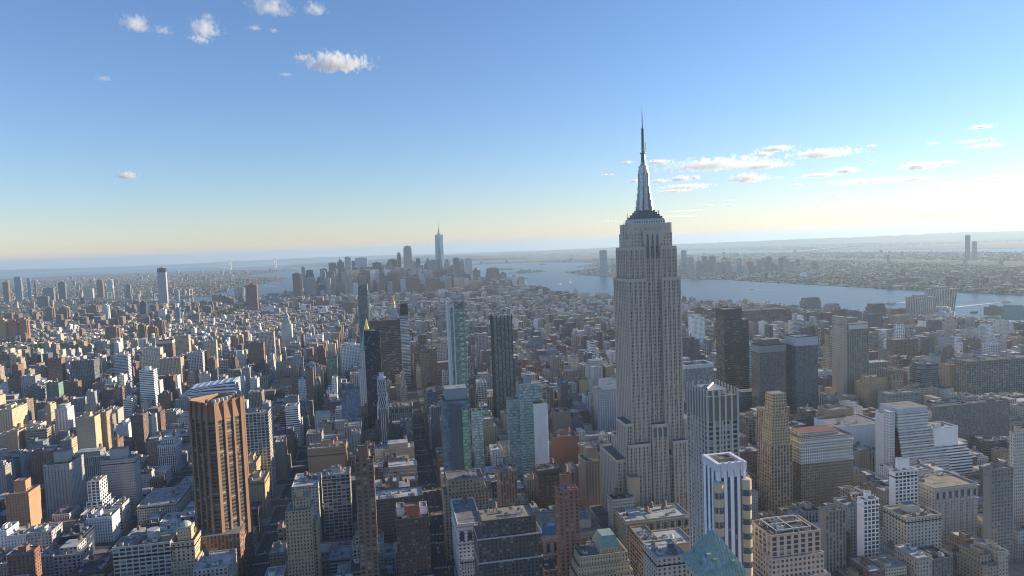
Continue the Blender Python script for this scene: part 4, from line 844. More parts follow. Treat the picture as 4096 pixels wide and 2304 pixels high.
ROWS = [
('orange_brick', 'apartment_building', 'building', 'bright orange brick apartment tower with square penthouse at the lower left', -414.1, -390.7, 862.0, 26.0, 64.1, 'P', (0.33, 0.18, 0.11), 'bulk2 blankW'),
('red_low', 'apartment_building', 'building', 'dark red brick block with flat grey roof below the orange brick tower', -350.8, -331.5, 733.7, 19.1, 45.0, 'P', (0.21, 0.1, 0.075), 'bulk'),
('white_zig', 'apartment_building', 'building', 'white terraced ziggurat apartment building with stepped setbacks', -344.7, -331.4, 895.0, 22.0, 61.1, 'G', (0.66, 0.65, 0.62), 'zig'),
('slabA', 'apartment_building', 'building', 'tall tan apartment slab with sunlit edge, the front one of a joined pair', -413.9, -390.3, 1043.4, 18.8, 105.0, 'P', (0.42, 0.34, 0.23), 'bulk'),
('slabA2', 'apartment_building', 'building', 'tan apartment slab joined behind the right of the tall tan slab', -400.2, -385.5, 1070.2, 20.0, 105.0, 'P', (0.36, 0.27, 0.17), ''),
('slabB', 'apartment_building', 'building', 'grey brick apartment slab with green roof terrace and large square penthouse', -404.3, -375.8, 927.5, 39.1, 75.0, 'P', (0.3, 0.29, 0.275), 'bulk2 green'),
('slabC', 'apartment_building', 'building', 'wide grey balcony slab with bright sunlit side right of the white ziggurat', -345.7, -307.5, 938.0, 20.2, 72.0, 'P', (0.3, 0.29, 0.275), 'bulk2'),
('tanL1', 'apartment_building', 'building', 'pale sunlit tan apartment block at the left edge of the picture', -645.0, -615.0, 1294.0, 49.7, 75.0, 'P', (0.42, 0.34, 0.23), 'bulk'),
('tanL2', 'apartment_building', 'building', 'tan apartment block with a wooden water tank near the left edge', -564.2, -548.2, 1169.7, 25.8, 65.0, 'P', (0.36, 0.27, 0.17), 'tank'),
('gridslender', 'apartment_building', 'building', 'slender white tower with ribbon windows and sunlit side behind the ribbed brown tower', -466.6, -440.6, 1445.8, 22.0, 102.5, 'R', (0.66, 0.65, 0.62), 'bulk'),
('whiteblank', 'apartment_building', 'building', 'narrow white building with blank front wall and balconies down its right side', -433.2, -415.2, 1227.9, 24.0, 49.4, 'P', (0.66, 0.65, 0.62), 'bulk blankN'),
('greyroof', 'office_building', 'building', 'low pale building with wide flat grey roof beside the ribbed brown tower', -289.7, -246.6, 885.5, 61.5, 28.0, 'P', (0.4, 0.37, 0.32), 'hvac'),
('gridfront', 'apartment_building', 'building', 'grey apartment slab with white window grid and round roof drum at the bottom', -240.6, -192.6, 683.1, 24.0, 62.0, 'G', (0.4, 0.37, 0.32), 'drum hvac'),
('greencap', 'apartment_building', 'building', 'stepped stone tower topped by a pale green domed cap', -192.1, -172.6, 684.8, 24.0, 60.0, 'P', (0.42, 0.34, 0.23), 'greencap'),
('whiteroofR', 'office_building', 'building', 'low stone building with bright white roof in front of the ribbed brown tower', -165.4, -137.1, 649.7, 35.5, 48.0, 'P', (0.4, 0.37, 0.32), 'hvac whiteroof'),
('lowA', 'apartment_building', 'building', 'low brown building with dark tar roof at the bottom left', -294.7, -266.3, 725.8, 40.0, 25.0, 'P', (0.18, 0.115, 0.08), 'hvac'),
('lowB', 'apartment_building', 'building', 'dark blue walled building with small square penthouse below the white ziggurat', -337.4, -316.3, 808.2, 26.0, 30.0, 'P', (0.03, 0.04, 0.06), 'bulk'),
('glassL', 'apartment_building', 'building', 'pale green glass building with round roof tank at the left', -718.5, -688.9, 1629.4, 22.0, 60.0, 'C', (0.12, 0.2, 0.17), 'tank'),
('darkbrickL', 'apartment_building', 'building', 'dark brown brick apartment block right of the pale green glass building', -668.4, -640.5, 1604.0, 17.8, 65.0, 'P', (0.18, 0.115, 0.08), 'bulk'),
('greyL', 'apartment_building', 'building', 'grey apartment block with balcony bands left of the pale green glass building', -740.6, -709.5, 1600.3, 22.0, 60.0, 'R', (0.14, 0.145, 0.155), 'bulk'),
('brickC', 'apartment_building', 'building', 'brown brick tower with sunlit right side beside the slender white tower', -424.1, -404.6, 1407.3, 26.0, 60.0, 'P', (0.18, 0.115, 0.08), 'bulk'),
('parkwhite', 'office_building', 'building', 'white gridded office tower right behind the ribbed brown tower', -185.0, -146.9, 944.1, 32.2, 115.0, 'G', (0.4, 0.37, 0.32), 'hvac'),
('tanshade', 'apartment_building', 'building', 'tan brick building with a sunlit upper corner beside the ribbed brown tower', -176.0, -158.9, 911.7, 38.0, 60.0, 'P', (0.36, 0.27, 0.17), 'bulk'),
('tanshade2', 'apartment_building', 'building', 'lower tan brick building in front of the white gridded office tower', -166.9, -144.1, 877.7, 34.0, 48.0, 'P', (0.36, 0.27, 0.17), 'bulk'),
('hotel', 'office_building', 'building', 'ornate tan brick hotel with sunlit side and cluttered roof above the park avenue canyon', -100.3, -52.1, 945.0, 30.0, 62.0, 'P', (0.33, 0.23, 0.14), 'bulk tank hvac cornice'),
('tanfore', 'apartment_building', 'building', 'tan brick setback tower with sunlit right edge and rooftop garden', -87.3, -64.9, 654.6, 24.0, 90.0, 'P', (0.36, 0.27, 0.17), 'setback'),
('whiteorn', 'office_building', 'building', 'pale ornamented building with white roofs behind the tan setback tower', -98.5, -71.4, 776.4, 40.0, 70.0, 'P', (0.4, 0.37, 0.32), 'hvac whiteroof'),
('greyblank', 'office_building', 'building', 'flat fronted grey building with large dark windows and a blank left third', -68.0, -38.9, 790.8, 22.0, 74.7, 'G', (0.3, 0.29, 0.275), 'bulk'),
('brownslim', 'apartment_building', 'building', 'very slim brown brick tower with lit right edge and tall bulkhead', -20.6, -5.9, 582.7, 13.0, 150.0, 'G', (0.16, 0.1, 0.075), 'bulk2'),
('brickoffice', 'office_building', 'building', 'wide brown brick office with white roof deck behind the dark brick block', -10.7, 37.5, 734.9, 30.0, 62.0, 'P', (0.18, 0.115, 0.08), 'deck'),
('darkbrick', 'apartment_building', 'building', 'dark brick block with red bulkhead and white rooftop boxes beside the avenue', 9.2, 36.6, 593.5, 24.0, 95.0, 'P', (0.1, 0.06, 0.05), 'redbulk hvac'),
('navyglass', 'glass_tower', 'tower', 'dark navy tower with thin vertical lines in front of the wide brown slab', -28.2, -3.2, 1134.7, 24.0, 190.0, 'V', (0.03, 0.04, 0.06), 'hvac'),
('merch', 'office_building', 'building', 'wide dark brown slab office tower with a blank top band', -28.0, 34.6, 1453.4, 22.0, 172.0, 'R', (0.12, 0.085, 0.065), 'topband'),
('blueglass', 'glass_tower', 'tower', 'blue grey glass tower left of the dark navy tower', -67.8, -38.9, 1128.5, 18.0, 100.0, 'C', (0.09, 0.15, 0.22), 'bulk'),
('archgrey', 'office_building', 'building', 'grey stone building with a row of arched windows near its top', 6.9, 44.1, 1189.4, 30.0, 52.4, 'V', (0.4, 0.37, 0.32), 'arches hvac'),
('whitegrid', 'office_building', 'building', 'white office block with small windows beside the gold pyramid', -100.8, -49.0, 1635.3, 34.0, 100.0, 'P', (0.66, 0.65, 0.62), 'bulk'),
('darkgreen', 'glass_tower', 'tower', 'dark green glass block with slanted roof edges left of the white office block', -124.3, -103.7, 1561.5, 26.0, 89.9, 'C', (0.12, 0.2, 0.17), ''),
('greenslim', 'glass_tower', 'tower', 'slender pale green glass tower with round roof tank', 116.8, 131.0, 942.7, 14.0, 95.0, 'C', (0.32, 0.4, 0.34), 'tank'),
('stepoffice', 'office_building', 'building', 'tan stepped office with rooftop tiers beside the avenue canyon', 61.8, 98.3, 704.8, 28.0, 85.0, 'P', (0.36, 0.27, 0.17), 'step2'),
('classic', 'office_building', 'building', 'cream stone office with wide plain grey roof at the avenue corner', 62.2, 83.7, 619.0, 60.6, 75.0, 'P', (0.66, 0.65, 0.62), 'flatroof arches'),
('whitelow', 'office_building', 'building', 'low white building with stepped white roof below the cream stone office', 63.8, 83.2, 615.3, 25.0, 45.0, 'P', (0.66, 0.65, 0.62), 'hvac whiteroof'),
('cornice', 'office_building', 'building', 'dark brick office with white stone cornices and stepped upper tier', 78.1, 122.9, 571.7, 28.0, 95.0, 'P', (0.085, 0.075, 0.07), 'cornices step2'),
('cage', 'office_building', 'building', 'dark brown tower top with scaffold like rooftop frame behind the corniced office', 107.4, 123.5, 655.6, 22.0, 105.0, 'V', (0.18, 0.115, 0.08), 'frame'),
('redslim', 'apartment_building', 'building', 'slim red brick tower with wooden water tank on its bulkhead', 139.5, 156.7, 558.8, 12.0, 118.0, 'P', (0.25, 0.12, 0.085), 'bulk2 tankbulk'),
('library', 'office_building', 'building', 'low classical pink stone hall with arched windows and glass skylight', 141.4, 207.6, 660.0, 60.0, 36.0, 'P', (0.45, 0.33, 0.27), 'arches skylight'),
('mansard', 'apartment_building', 'building', 'cream stepped hotel with green mansard roof', 150.8, 190.4, 540.7, 26.0, 70.0, 'P', (0.42, 0.34, 0.23), 'mansard'),
('beaux', 'office_building', 'building', 'large cream beaux arts store with arched top storey and cluttered white roof', 223.7, 288.0, 637.0, 30.0, 52.0, 'P', (0.42, 0.34, 0.23), 'arches hvac tank2 whiteroof'),
('cornertan', 'office_building', 'building', 'pale corner block with tall tan water tower shaft', 221.2, 245.0, 668.2, 16.0, 62.0, 'P', (0.4, 0.37, 0.32), 'shaft'),
('loft', 'office_building', 'building', 'tan loft building with planted ledges beside the street canyon', 215.0, 229.9, 570.8, 32.0, 62.0, 'G', (0.36, 0.27, 0.17), 'hvac'),
('loftwhite', 'office_building', 'building', 'cream blank sided loft with white roof and round white tank', 229.3, 260.1, 567.9, 30.0, 58.0, 'B', (0.42, 0.34, 0.23), 'tankwhite whiteroof'),
('whitelow2', 'office_building', 'building', 'low pale building with bright white roof left of the green copper roof', 196.4, 219.8, 494.6, 28.0, 85.0, 'P', (0.4, 0.37, 0.32), 'whiteroof hvac'),
('signgrid', 'office_building', 'building', 'office tower of black and white window grids with pale rooftop box', 320.2, 357.6, 1025.6, 22.0, 92.0, 'G', (0.42, 0.44, 0.44), 'box'),
('brownoff', 'office_building', 'building', 'tan grey office with pale square penthouse left of the giant spired skyscraper', 221.0, 244.6, 759.7, 29.8, 72.0, 'P', (0.27, 0.22, 0.17), 'bulk2 green'),
('redback', 'office_building', 'building', 'dark red brick loft behind the teal glass tower', 220.3, 252.8, 902.4, 22.0, 60.0, 'P', (0.21, 0.1, 0.075), 'bulk tank'),
('midgrey', 'office_building', 'building', 'pale lowrise loft at the foot of the teal glass tower', 157.9, 182.1, 938.5, 20.0, 29.9, 'P', (0.4, 0.37, 0.32), 'tank'),
('brickmid', 'office_building', 'building', 'brown brick block with cluttered roof below the teal glass tower', 170.3, 197.3, 778.0, 24.0, 60.0, 'P', (0.18, 0.115, 0.08), 'hvac tank'),
('pinkoffice', 'office_building', 'building', 'pink stone office with glass bands and framed roof terrace at the bottom right', 271.0, 310.4, 466.2, 27.4, 105.0, 'G', (0.45, 0.33, 0.27), 'bands hvac'),
('deco', 'office_building', 'building', 'tall stepped art deco brick tower with narrowing tiers', 409.2, 430.4, 690.0, 16.0, 127.0, 'P', (0.36, 0.27, 0.17), 'deco'),
('hotelR', 'office_building', 'building', 'huge brown brick hotel block with white stone upper storeys', 449.0, 513.0, 700.0, 32.0, 94.1, 'P', (0.24, 0.18, 0.13), 'whitetop hvac'),
('whitestep', 'office_building', 'building', 'white office with glass front stepping down in terraces to the right', 606.3, 648.4, 743.2, 32.0, 100.0, 'R', (0.47, 0.48, 0.48), 'terraces'),
('whitestepback', 'office_building', 'building', 'pale back wing of the white terraced office', 652.4, 685.3, 738.1, 24.0, 78.0, 'P', (0.66, 0.65, 0.62), 'terr2'),
('whiteres', 'apartment_building', 'building', 'white apartment tower with blank left wall and square roof box', 500.5, 526.6, 621.0, 8.2, 78.0, 'G', (0.66, 0.65, 0.62), 'bulk2 blankE'),
('archR', 'office_building', 'building', 'stone department store with giant pilasters and arched attic windows', 539.7, 589.9, 614.3, 40.0, 59.8, 'P', (0.4, 0.37, 0.32), 'arches pilasters'),
('greyR', 'apartment_building', 'building', 'dark grey tower with blank left wall at the right', 550.8, 574.9, 560.4, 8.7, 95.0, 'P', (0.17, 0.17, 0.165), 'bulk hvac blankE'),
('paleR', 'apartment_building', 'building', 'pale grey tower at the far right edge', 624.9, 639.0, 606.6, 6.0, 110.0, 'P', (0.4, 0.37, 0.32), 'bulk'),
('stripetan', 'apartment_building', 'building', 'narrow dark striped building with blank tan side wall', 379.5, 399.3, 558.9, 9.6, 75.0, 'V', (0.2, 0.19, 0.17), 'bulk blankE'),
('balcony', 'apartment_building', 'building', 'pale apartment building with white balcony stack and blank left wall', 427.0, 442.7, 571.6, 9.0, 75.0, 'G', (0.66, 0.65, 0.62), 'bulk blankE'),
('lofts', 'office_building', 'building', 'grey loft block with pale window bays right of the balcony building', 468.6, 505.1, 568.2, 30.0, 55.0, 'P', (0.4, 0.37, 0.32), 'bulk hvac'),
('darkslab', 'office_building', 'building', 'huge dark glass block in shade behind the white terraced office', 734.7, 859.6, 833.2, 18.0, 74.8, 'C', (0.09, 0.095, 0.1), 'hvac'),  # area of shadow built as a slab, its shade put into the dark colour
('pennR', 'office_building', 'building', 'large glass office with flat cluttered roof at the right edge', 974.1, 1111.1, 1017.5, 30.0, 91.4, 'G', (0.2, 0.2, 0.18), 'hvac'),
('brownglass', 'apartment_building', 'building', 'tall olive brown apartment tower with pale left edge and white roof band', 776.9, 826.2, 1072.9, 30.0, 159.9, 'G', (0.2, 0.2, 0.165), 'paleedge bulk'),
('darkwhite', 'glass_tower', 'tower', 'dark blue glass tower with wide pale top band', 661.8, 701.6, 1033.9, 30.0, 150.0, 'C', (0.06, 0.075, 0.09), 'whiteband'),
('darkblue', 'glass_tower', 'tower', 'dark glass tower with grey top band left of the pale topped glass tower', 601.1, 647.7, 1040.3, 26.0, 140.0, 'C', (0.06, 0.065, 0.065), 'bandgrey bulk'),
('banded', 'office_building', 'building', 'dark bronze banded office tower with blank roof level', 587.7, 622.2, 1132.5, 30.0, 190.0, 'R', (0.1, 0.085, 0.065), 'topband wing'),
('whiteslab', 'apartment_building', 'building', 'white slab tower with dense rows of windows behind the giant skyscraper', 794.2, 828.8, 1696.2, 24.0, 109.2, 'P', (0.66, 0.65, 0.62), 'bulk'),
('whitetoplow', 'office_building', 'building', 'grey office with white framed roof right behind the giant skyscraper', 482.8, 533.9, 1067.7, 34.0, 109.9, 'C', (0.16, 0.18, 0.19), 'rim hvac'),
('palteal', 'apartment_building', 'building', 'small pale teal tower beside the bronze banded tower', 734.1, 753.6, 1308.3, 14.0, 95.0, 'R', (0.35, 0.5, 0.5), 'bulk'),
('glassmid', 'glass_tower', 'tower', 'dark glass tower with vertical ribs and ragged crown left of the giant skyscraper', 178.5, 209.5, 1125.9, 24.0, 200.0, 'C', (0.12, 0.14, 0.135), 'crownribs'),
('onemad', 'glass_tower', 'tower', 'slim tower with black top and white banded pods behind the wide brown slab', 38.4, 55.7, 1600.4, 15.0, 195.0, 'R', (0.35, 0.36, 0.36), 'blacktop'),
('thirdtan', 'office_building', 'building', 'tan stepped office right of the olive brown apartment tower', 777.2, 810.4, 1007.6, 22.0, 80.0, 'P', (0.36, 0.27, 0.17), 'step2'),
('greystep', 'office_building', 'building', 'grey stone block behind the white terraced office', 783.8, 837.8, 973.7, 26.0, 60.0, 'P', (0.3, 0.29, 0.275), 'hvac'),
('decowing', 'office_building', 'building', 'narrow tan wing attached in front of the brown hotel block', 425.8, 438.5, 720.0, 30.0, 120.3, 'V', (0.36, 0.27, 0.17), ''),
('brownR', 'office_building', 'building', 'tan block with white roof behind the brown hotel', 630.2, 671.9, 908.9, 24.0, 62.0, 'P', (0.36, 0.27, 0.17), 'hvac'),
('mallroof', 'office_building', 'building', 'long low white store building with wide grey roof behind the brown hotel', 610.7, 682.9, 857.9, 55.0, 52.0, 'B', (0.66, 0.65, 0.62), 'flatroof'),
('chelbig', 'office_building', 'building', 'massive brown block long office filling a whole block before the river', 1136.3, 1305.0, 2050.0, 70.0, 76.0, 'R', (0.15, 0.11, 0.095), 'hvac step2'),
('dt0', 'skyscraper', 'tower', 'paired brown apartment tower with sunlit edge left of the downtown cluster', -544.5, -498.3, 4300.0, 24.7, 195.0, 'V', (0.18, 0.115, 0.08), 'lit'),
('dt1', 'skyscraper', 'tower', 'thin pale tower standing leftmost before the harbour', -607.5, -582.4, 5300.0, 14.0, 211.3, 'V', (0.3, 0.29, 0.275), ''),
('dt2', 'skyscraper', 'tower', 'dark stepped tower beside the thin pale tower at the harbour edge', -576.7, -523.8, 5300.0, 28.0, 185.4, 'P', (0.07, 0.072, 0.08), 'step2'),
('dt3', 'skyscraper', 'tower', 'grey tower with lit right edge and notched dark roof before the harbour', -492.5, -438.8, 5500.0, 28.0, 186.5, 'V', (0.14, 0.145, 0.155), ''),
('dt4', 'skyscraper', 'tower', 'broad pale grey office slab in front of the left downtown towers', -495.4, -424.4, 4450.0, 28.0, 156.9, 'V', (0.3, 0.29, 0.275), ''),
('dt5', 'skyscraper', 'tower', 'dark ribbed office slab at the left of the main downtown cluster', -450.0, -390.1, 5800.0, 28.0, 223.4, 'V', (0.14, 0.145, 0.155), 'topband'),
('dt6', 'skyscraper', 'tower', 'dark tower with pointed dome top left of the silver rippled tower', -391.0, -333.8, 5900.0, 28.0, 227.9, 'V', (0.14, 0.145, 0.155), 'spire'),
('dt7', 'skyscraper', 'tower', 'silver rippled tower with sunlit flank in the downtown cluster', -273.8, -234.4, 5000.0, 20.3, 274.7, 'V', (0.45, 0.46, 0.47), 'lit'),
('dt8', 'skyscraper', 'tower', 'narrow grey tower right of the silver rippled tower', -260.4, -228.1, 5600.0, 16.6, 235.3, 'V', (0.14, 0.145, 0.155), ''),
('dt9', 'skyscraper', 'tower', 'wide pale slab tower with flat top in the downtown cluster', -240.5, -141.5, 5900.0, 28.0, 256.7, 'P', (0.45, 0.46, 0.47), 'topband'),
('dt10', 'skyscraper', 'tower', 'brown grey slab tower in front of the wide pale slab', -157.1, -97.1, 4700.0, 28.0, 182.7, 'V', (0.18, 0.115, 0.08), ''),
('dt11', 'skyscraper', 'tower', 'black slab tower in the middle of the downtown cluster', -94.6, -25.4, 5600.0, 28.0, 215.6, 'V', (0.07, 0.072, 0.08), ''),
('dt12', 'skyscraper', 'tower', 'gothic stone tower with green pointed spire downtown', -12.8, 18.2, 5150.0, 15.5, 173.5, 'V', (0.4, 0.37, 0.32), 'spire2'),
('dt13', 'skyscraper', 'tower', 'dark flat topped slab left of the slim bronze tower', 30.7, 101.9, 5700.0, 28.0, 232.9, 'V', (0.07, 0.072, 0.08), 'topband'),
('dt14', 'skyscraper', 'tower', 'slim bronze tower left of the tall pale residential tower', 100.7, 129.0, 5400.0, 14.3, 288.4, 'V', (0.18, 0.115, 0.08), 'top2'),
('dt15', 'skyscraper', 'tower', 'broad windowless brown tower with ribbed walls downtown', 15.0, 109.8, 4500.0, 28.0, 175.6, 'V', (0.2, 0.17, 0.15), 'top2'),
('dt16', 'skyscraper', 'tower', 'tall pale stone residential tower second highest of downtown', 144.0, 203.0, 5120.0, 28.0, 336.3, 'G', (0.4, 0.37, 0.32), 'top2'),
('dt17', 'skyscraper', 'tower', 'narrow grey tower just right of the tall pale residential tower', 215.7, 240.4, 5500.0, 14.0, 219.0, 'P', (0.3, 0.29, 0.275), 'step2'),
('dt18', 'skyscraper', 'tower', 'slate tower with angled top between the two tallest downtown towers', 252.4, 287.5, 5600.0, 18.0, 236.3, 'V', (0.14, 0.145, 0.155), ''),
('dt19', 'skyscraper', 'tower', 'broad blue grey glass block left of the faceted glass skyscraper', 328.0, 401.5, 5200.0, 28.0, 223.2, 'C', (0.1, 0.12, 0.14), ''),
('dt20', 'skyscraper', 'tower', 'low dark block at the foot of the faceted glass skyscraper', 386.8, 428.7, 4700.0, 21.9, 166.4, 'P', (0.07, 0.072, 0.08), 'step2'),
('dt21', 'skyscraper', 'tower', 'grey stepped tower right of the faceted glass skyscraper', 540.6, 589.1, 5450.0, 25.5, 229.6, 'V', (0.14, 0.145, 0.155), 'step2'),
('dt22', 'skyscraper', 'tower', 'grey tower with a pyramid roof right of the faceted glass skyscraper', 597.0, 634.5, 5500.0, 19.8, 196.8, 'V', (0.3, 0.29, 0.275), 'pyr'),
('dt23', 'skyscraper', 'tower', 'pale grid tower rightmost of the tall downtown pair', 642.4, 697.0, 5500.0, 28.0, 220.4, 'P', (0.45, 0.46, 0.47), ''),
('dt24', 'skyscraper', 'tower', 'squat dark tower with domed top near the river', 696.6, 753.3, 5450.0, 28.0, 129.0, 'P', (0.14, 0.145, 0.155), 'dome'),
('dt25', 'skyscraper', 'tower', 'wide stepped dark tower at the right end of downtown', 784.6, 878.3, 5300.0, 28.0, 141.2, 'V', (0.16, 0.15, 0.15), 'step2'),
('dt26', 'skyscraper', 'tower', 'brown tower at the far right end of downtown', 874.7, 920.4, 5200.0, 25.0, 105.7, 'P', (0.18, 0.115, 0.08), ''),
('dt27', 'skyscraper', 'tower', 'broad brown office block below the tall pale residential tower', 132.0, 208.3, 4300.0, 28.0, 137.4, 'V', (0.18, 0.115, 0.08), 'step2'),
('dt28', 'skyscraper', 'tower', 'brown brick block below the blue grey glass block downtown', 259.3, 333.7, 4300.0, 28.0, 124.8, 'P', (0.18, 0.115, 0.08), 'step2'),
('dt29', 'skyscraper', 'tower', 'pale teal glass block in front of the faceted skyscraper foot', 353.3, 429.9, 4500.0, 28.0, 127.4, 'C', (0.16, 0.3, 0.32), ''),
('dt30', 'skyscraper', 'tower', 'grey block with stepped roof below the pyramid roofed tower', 486.8, 581.7, 4700.0, 28.0, 128.5, 'V', (0.14, 0.145, 0.155), 'step2'),
('dt31', 'skyscraper', 'tower', 'courthouse tower with a pale pointed pyramid roof', -354.7, -317.1, 4600.0, 19.5, 141.4, 'P', (0.4, 0.37, 0.32), 'pyr'),
('dt32', 'skyscraper', 'tower', 'wide municipal tower with sunlit columns and spire', -316.5, -258.9, 4650.0, 28.0, 123.0, 'V', (0.4, 0.37, 0.32), 'spire'),
('dt33', 'skyscraper', 'tower', 'long grey office block between the left downtown towers', -461.6, -385.6, 4900.0, 28.0, 143.8, 'V', (0.14, 0.145, 0.155), ''),
('dt34', 'skyscraper', 'tower', 'tan stepped apartment tower in front of the squat domed tower', 590.7, 651.0, 4500.0, 28.0, 76.5, 'P', (0.36, 0.27, 0.17), 'step2'),
('dt35', 'apartment_building', 'building', 'brown twin apartment slab left of the glass tower with slanted top', -196.8, -140.0, 3300.0, 28.0, 78.7, 'P', (0.18, 0.115, 0.08), 'lit'),
('dt36', 'apartment_building', 'building', 'grey flat block right of the slim black topped tower', 118.1, 156.4, 3500.0, 19.5, 78.1, 'P', (0.3, 0.29, 0.275), ''),
('bk0', 'skyscraper', 'tower', 'tall patterned silver glass tower standing alone above the east river', -1408.5, -1360.7, 4667.0, 28.0, 254.8, 'P', (0.3, 0.31, 0.32), 'blacktop'),
('bk1', 'apartment_building', 'building', 'solitary dark red brick slab beside the east river', -736.8, -680.8, 3900.0, 28.0, 156.7, 'V', (0.21, 0.1, 0.075), 'bulk'),
('bk2', 'skyscraper', 'tower', 'brown tower leftmost of the far bank group', -3096.1, -3054.7, 6300.0, 27.5, 169.8, 'V', (0.18, 0.115, 0.08), ''),
('bk3', 'skyscraper', 'tower', 'blue glass tower in the far bank group at left', -3103.0, -3055.4, 6500.0, 28.0, 201.6, 'C', (0.09, 0.15, 0.22), 'topband'),
('bk4', 'skyscraper', 'tower', 'thin blue tower right of the far bank blue glass tower', -3005.9, -2984.0, 6500.0, 14.3, 188.6, 'C', (0.09, 0.15, 0.22), ''),
('bk5', 'skyscraper', 'tower', 'thin brown tower of the far bank group', -2954.4, -2940.3, 6500.0, 14.0, 163.5, 'V', (0.18, 0.115, 0.08), ''),
('bk6', 'skyscraper', 'tower', 'wide dark tower on the far bank', -2640.4, -2588.9, 6200.0, 28.0, 152.8, 'V', (0.14, 0.145, 0.155), ''),
('bk7', 'skyscraper', 'tower', 'dark brown stepped tower on the far bank', -2385.8, -2345.9, 6300.0, 24.6, 154.3, 'P', (0.18, 0.115, 0.08), 'step2'),
('bk8', 'skyscraper', 'tower', 'white striped tower catching sunlight on the far bank', -2187.1, -2159.5, 6000.0, 16.9, 161.1, 'R', (0.66, 0.65, 0.62), 'lit'),
('bk9', 'skyscraper', 'tower', 'broad grey office block on the far bank', -2664.6, -2589.3, 6000.0, 28.0, 116.2, 'P', (0.14, 0.145, 0.155), ''),
('bk10', 'skyscraper', 'tower', 'round fronted pale office on the far bank', -2373.3, -2306.5, 6000.0, 28.0, 95.3, 'P', (0.4, 0.37, 0.32), ''),
('bk11', 'skyscraper', 'tower', 'grey pair of slabs by the far bridge tower', -2061.4, -2028.6, 6000.0, 19.8, 113.7, 'V', (0.14, 0.145, 0.155), ''),
('bk12', 'skyscraper', 'tower', 'grey block with bold white framed window grid on the far bank', -2391.9, -2323.9, 5300.0, 28.0, 82.2, 'G', (0.14, 0.145, 0.155), ''),
('bk13', 'apartment_building', 'building', 'pale slab beside the solitary red brick slab', -998.4, -967.0, 5000.0, 17.5, 95.2, 'P', (0.3, 0.29, 0.275), 'lit'),
('bk14', 'apartment_building', 'building', 'slender pale tower right of the patterned silver tower', -1463.1, -1442.4, 5200.0, 14.0, 88.2, 'P', (0.3, 0.29, 0.275), 'lit'),
('bk15', 'apartment_building', 'building', 'white patterned apartment slab amid brown housing towers', -1378.0, -1350.5, 3700.0, 16.9, 97.9, 'P', (0.45, 0.46, 0.47), 'lit'),
('bk16', 'apartment_building', 'building', 'large brown housing slab with sunlit edge', -1615.0, -1576.8, 3800.0, 24.3, 88.8, 'P', (0.18, 0.115, 0.08), 'lit'),
('bk17', 'apartment_building', 'building', 'brown housing tower left of the white patterned slab', -1495.0, -1458.8, 3850.0, 22.5, 89.1, 'P', (0.18, 0.115, 0.08), 'lit'),
('bk18', 'apartment_building', 'building', 'dark tower amid the brown housing slabs', -1204.4, -1175.7, 3700.0, 17.2, 104.6, 'V', (0.07, 0.072, 0.08), ''),
('bk19', 'apartment_building', 'building', 'pale stepped building right of the dark tower among housing', -1058.9, -1027.1, 3500.0, 18.8, 76.5, 'P', (0.45, 0.46, 0.47), 'zig2'),
('bk20', 'apartment_building', 'building', 'slim blue tower among lowrise houses', -956.9, -935.7, 3400.0, 14.0, 84.8, 'C', (0.09, 0.15, 0.22), ''),
('bk21', 'apartment_building', 'building', 'brown housing block at left of the large housing slab', -1764.9, -1731.3, 4000.0, 21.6, 80.1, 'P', (0.18, 0.115, 0.08), 'lit'),
('bk22', 'apartment_building', 'building', 'broad brown housing slab with two sunlit fins', -1010.9, -974.3, 2750.0, 22.4, 73.8, 'P', (0.18, 0.115, 0.08), 'lit'),
('bk23', 'apartment_building', 'building', 'tall brown brick housing tower with sunlit side', -917.2, -894.0, 2800.0, 14.0, 71.1, 'P', (0.18, 0.115, 0.08), 'lit bulk'),
('bk24', 'apartment_building', 'building', 'brown housing block right of the tall housing tower', -868.2, -840.5, 2750.0, 16.5, 65.6, 'P', (0.18, 0.115, 0.08), 'lit bulk'),
('bk25', 'apartment_building', 'building', 'taller brown housing block with two lit fins', -878.1, -845.9, 2850.0, 19.0, 79.6, 'P', (0.18, 0.115, 0.08), 'lit bulk'),
('bk26', 'apartment_building', 'building', 'reddish housing slab with sunlit side at left', -1450.6, -1422.3, 3000.0, 18.7, 93.1, 'P', (0.3, 0.14, 0.09), 'lit bulk'),
('bk27', 'apartment_building', 'building', 'reddish housing slab right beside its twin at left', -1411.5, -1386.6, 3000.0, 16.3, 99.3, 'P', (0.3, 0.15, 0.09), 'lit bulk'),
('bk28', 'apartment_building', 'building', 'golden lit housing slab on the left margin', -1485.4, -1461.7, 3000.0, 15.8, 101.5, 'P', (0.38, 0.24, 0.12), 'lit bulk'),
('bk29', 'apartment_building', 'building', 'tall narrow stone tower with bright golden sunlit side', -467.5, -442.9, 1950.0, 14.0, 94.6, 'P', (0.42, 0.34, 0.23), 'lit pyr2'),
('bk30', 'apartment_building', 'building', 'pale stone block with sunlit corner tower', -572.0, -537.6, 2050.0, 20.0, 101.1, 'P', (0.42, 0.34, 0.23), 'lit bulk'),
('bk31', 'office_building', 'building', 'brown stone loft with white arcaded top storey', -590.7, -551.0, 1950.0, 23.4, 102.0, 'P', (0.18, 0.115, 0.08), 'lit whitetop'),
('bk32', 'office_building', 'building', 'pale stone hospital block with pointed roof houses', -575.8, -535.7, 1800.0, 23.8, 101.4, 'P', (0.4, 0.37, 0.32), 'lit bulk step2'),
('bk33', 'office_building', 'building', 'broad buff stone loft block with sunlit right side', -514.3, -468.4, 1720.0, 27.0, 85.1, 'V', (0.42, 0.34, 0.23), 'lit hvac'),
('bk34', 'office_building', 'building', 'white gridded loft building among lower blocks', -473.3, -440.5, 1800.0, 18.9, 84.4, 'G', (0.45, 0.46, 0.47), 'lit'),
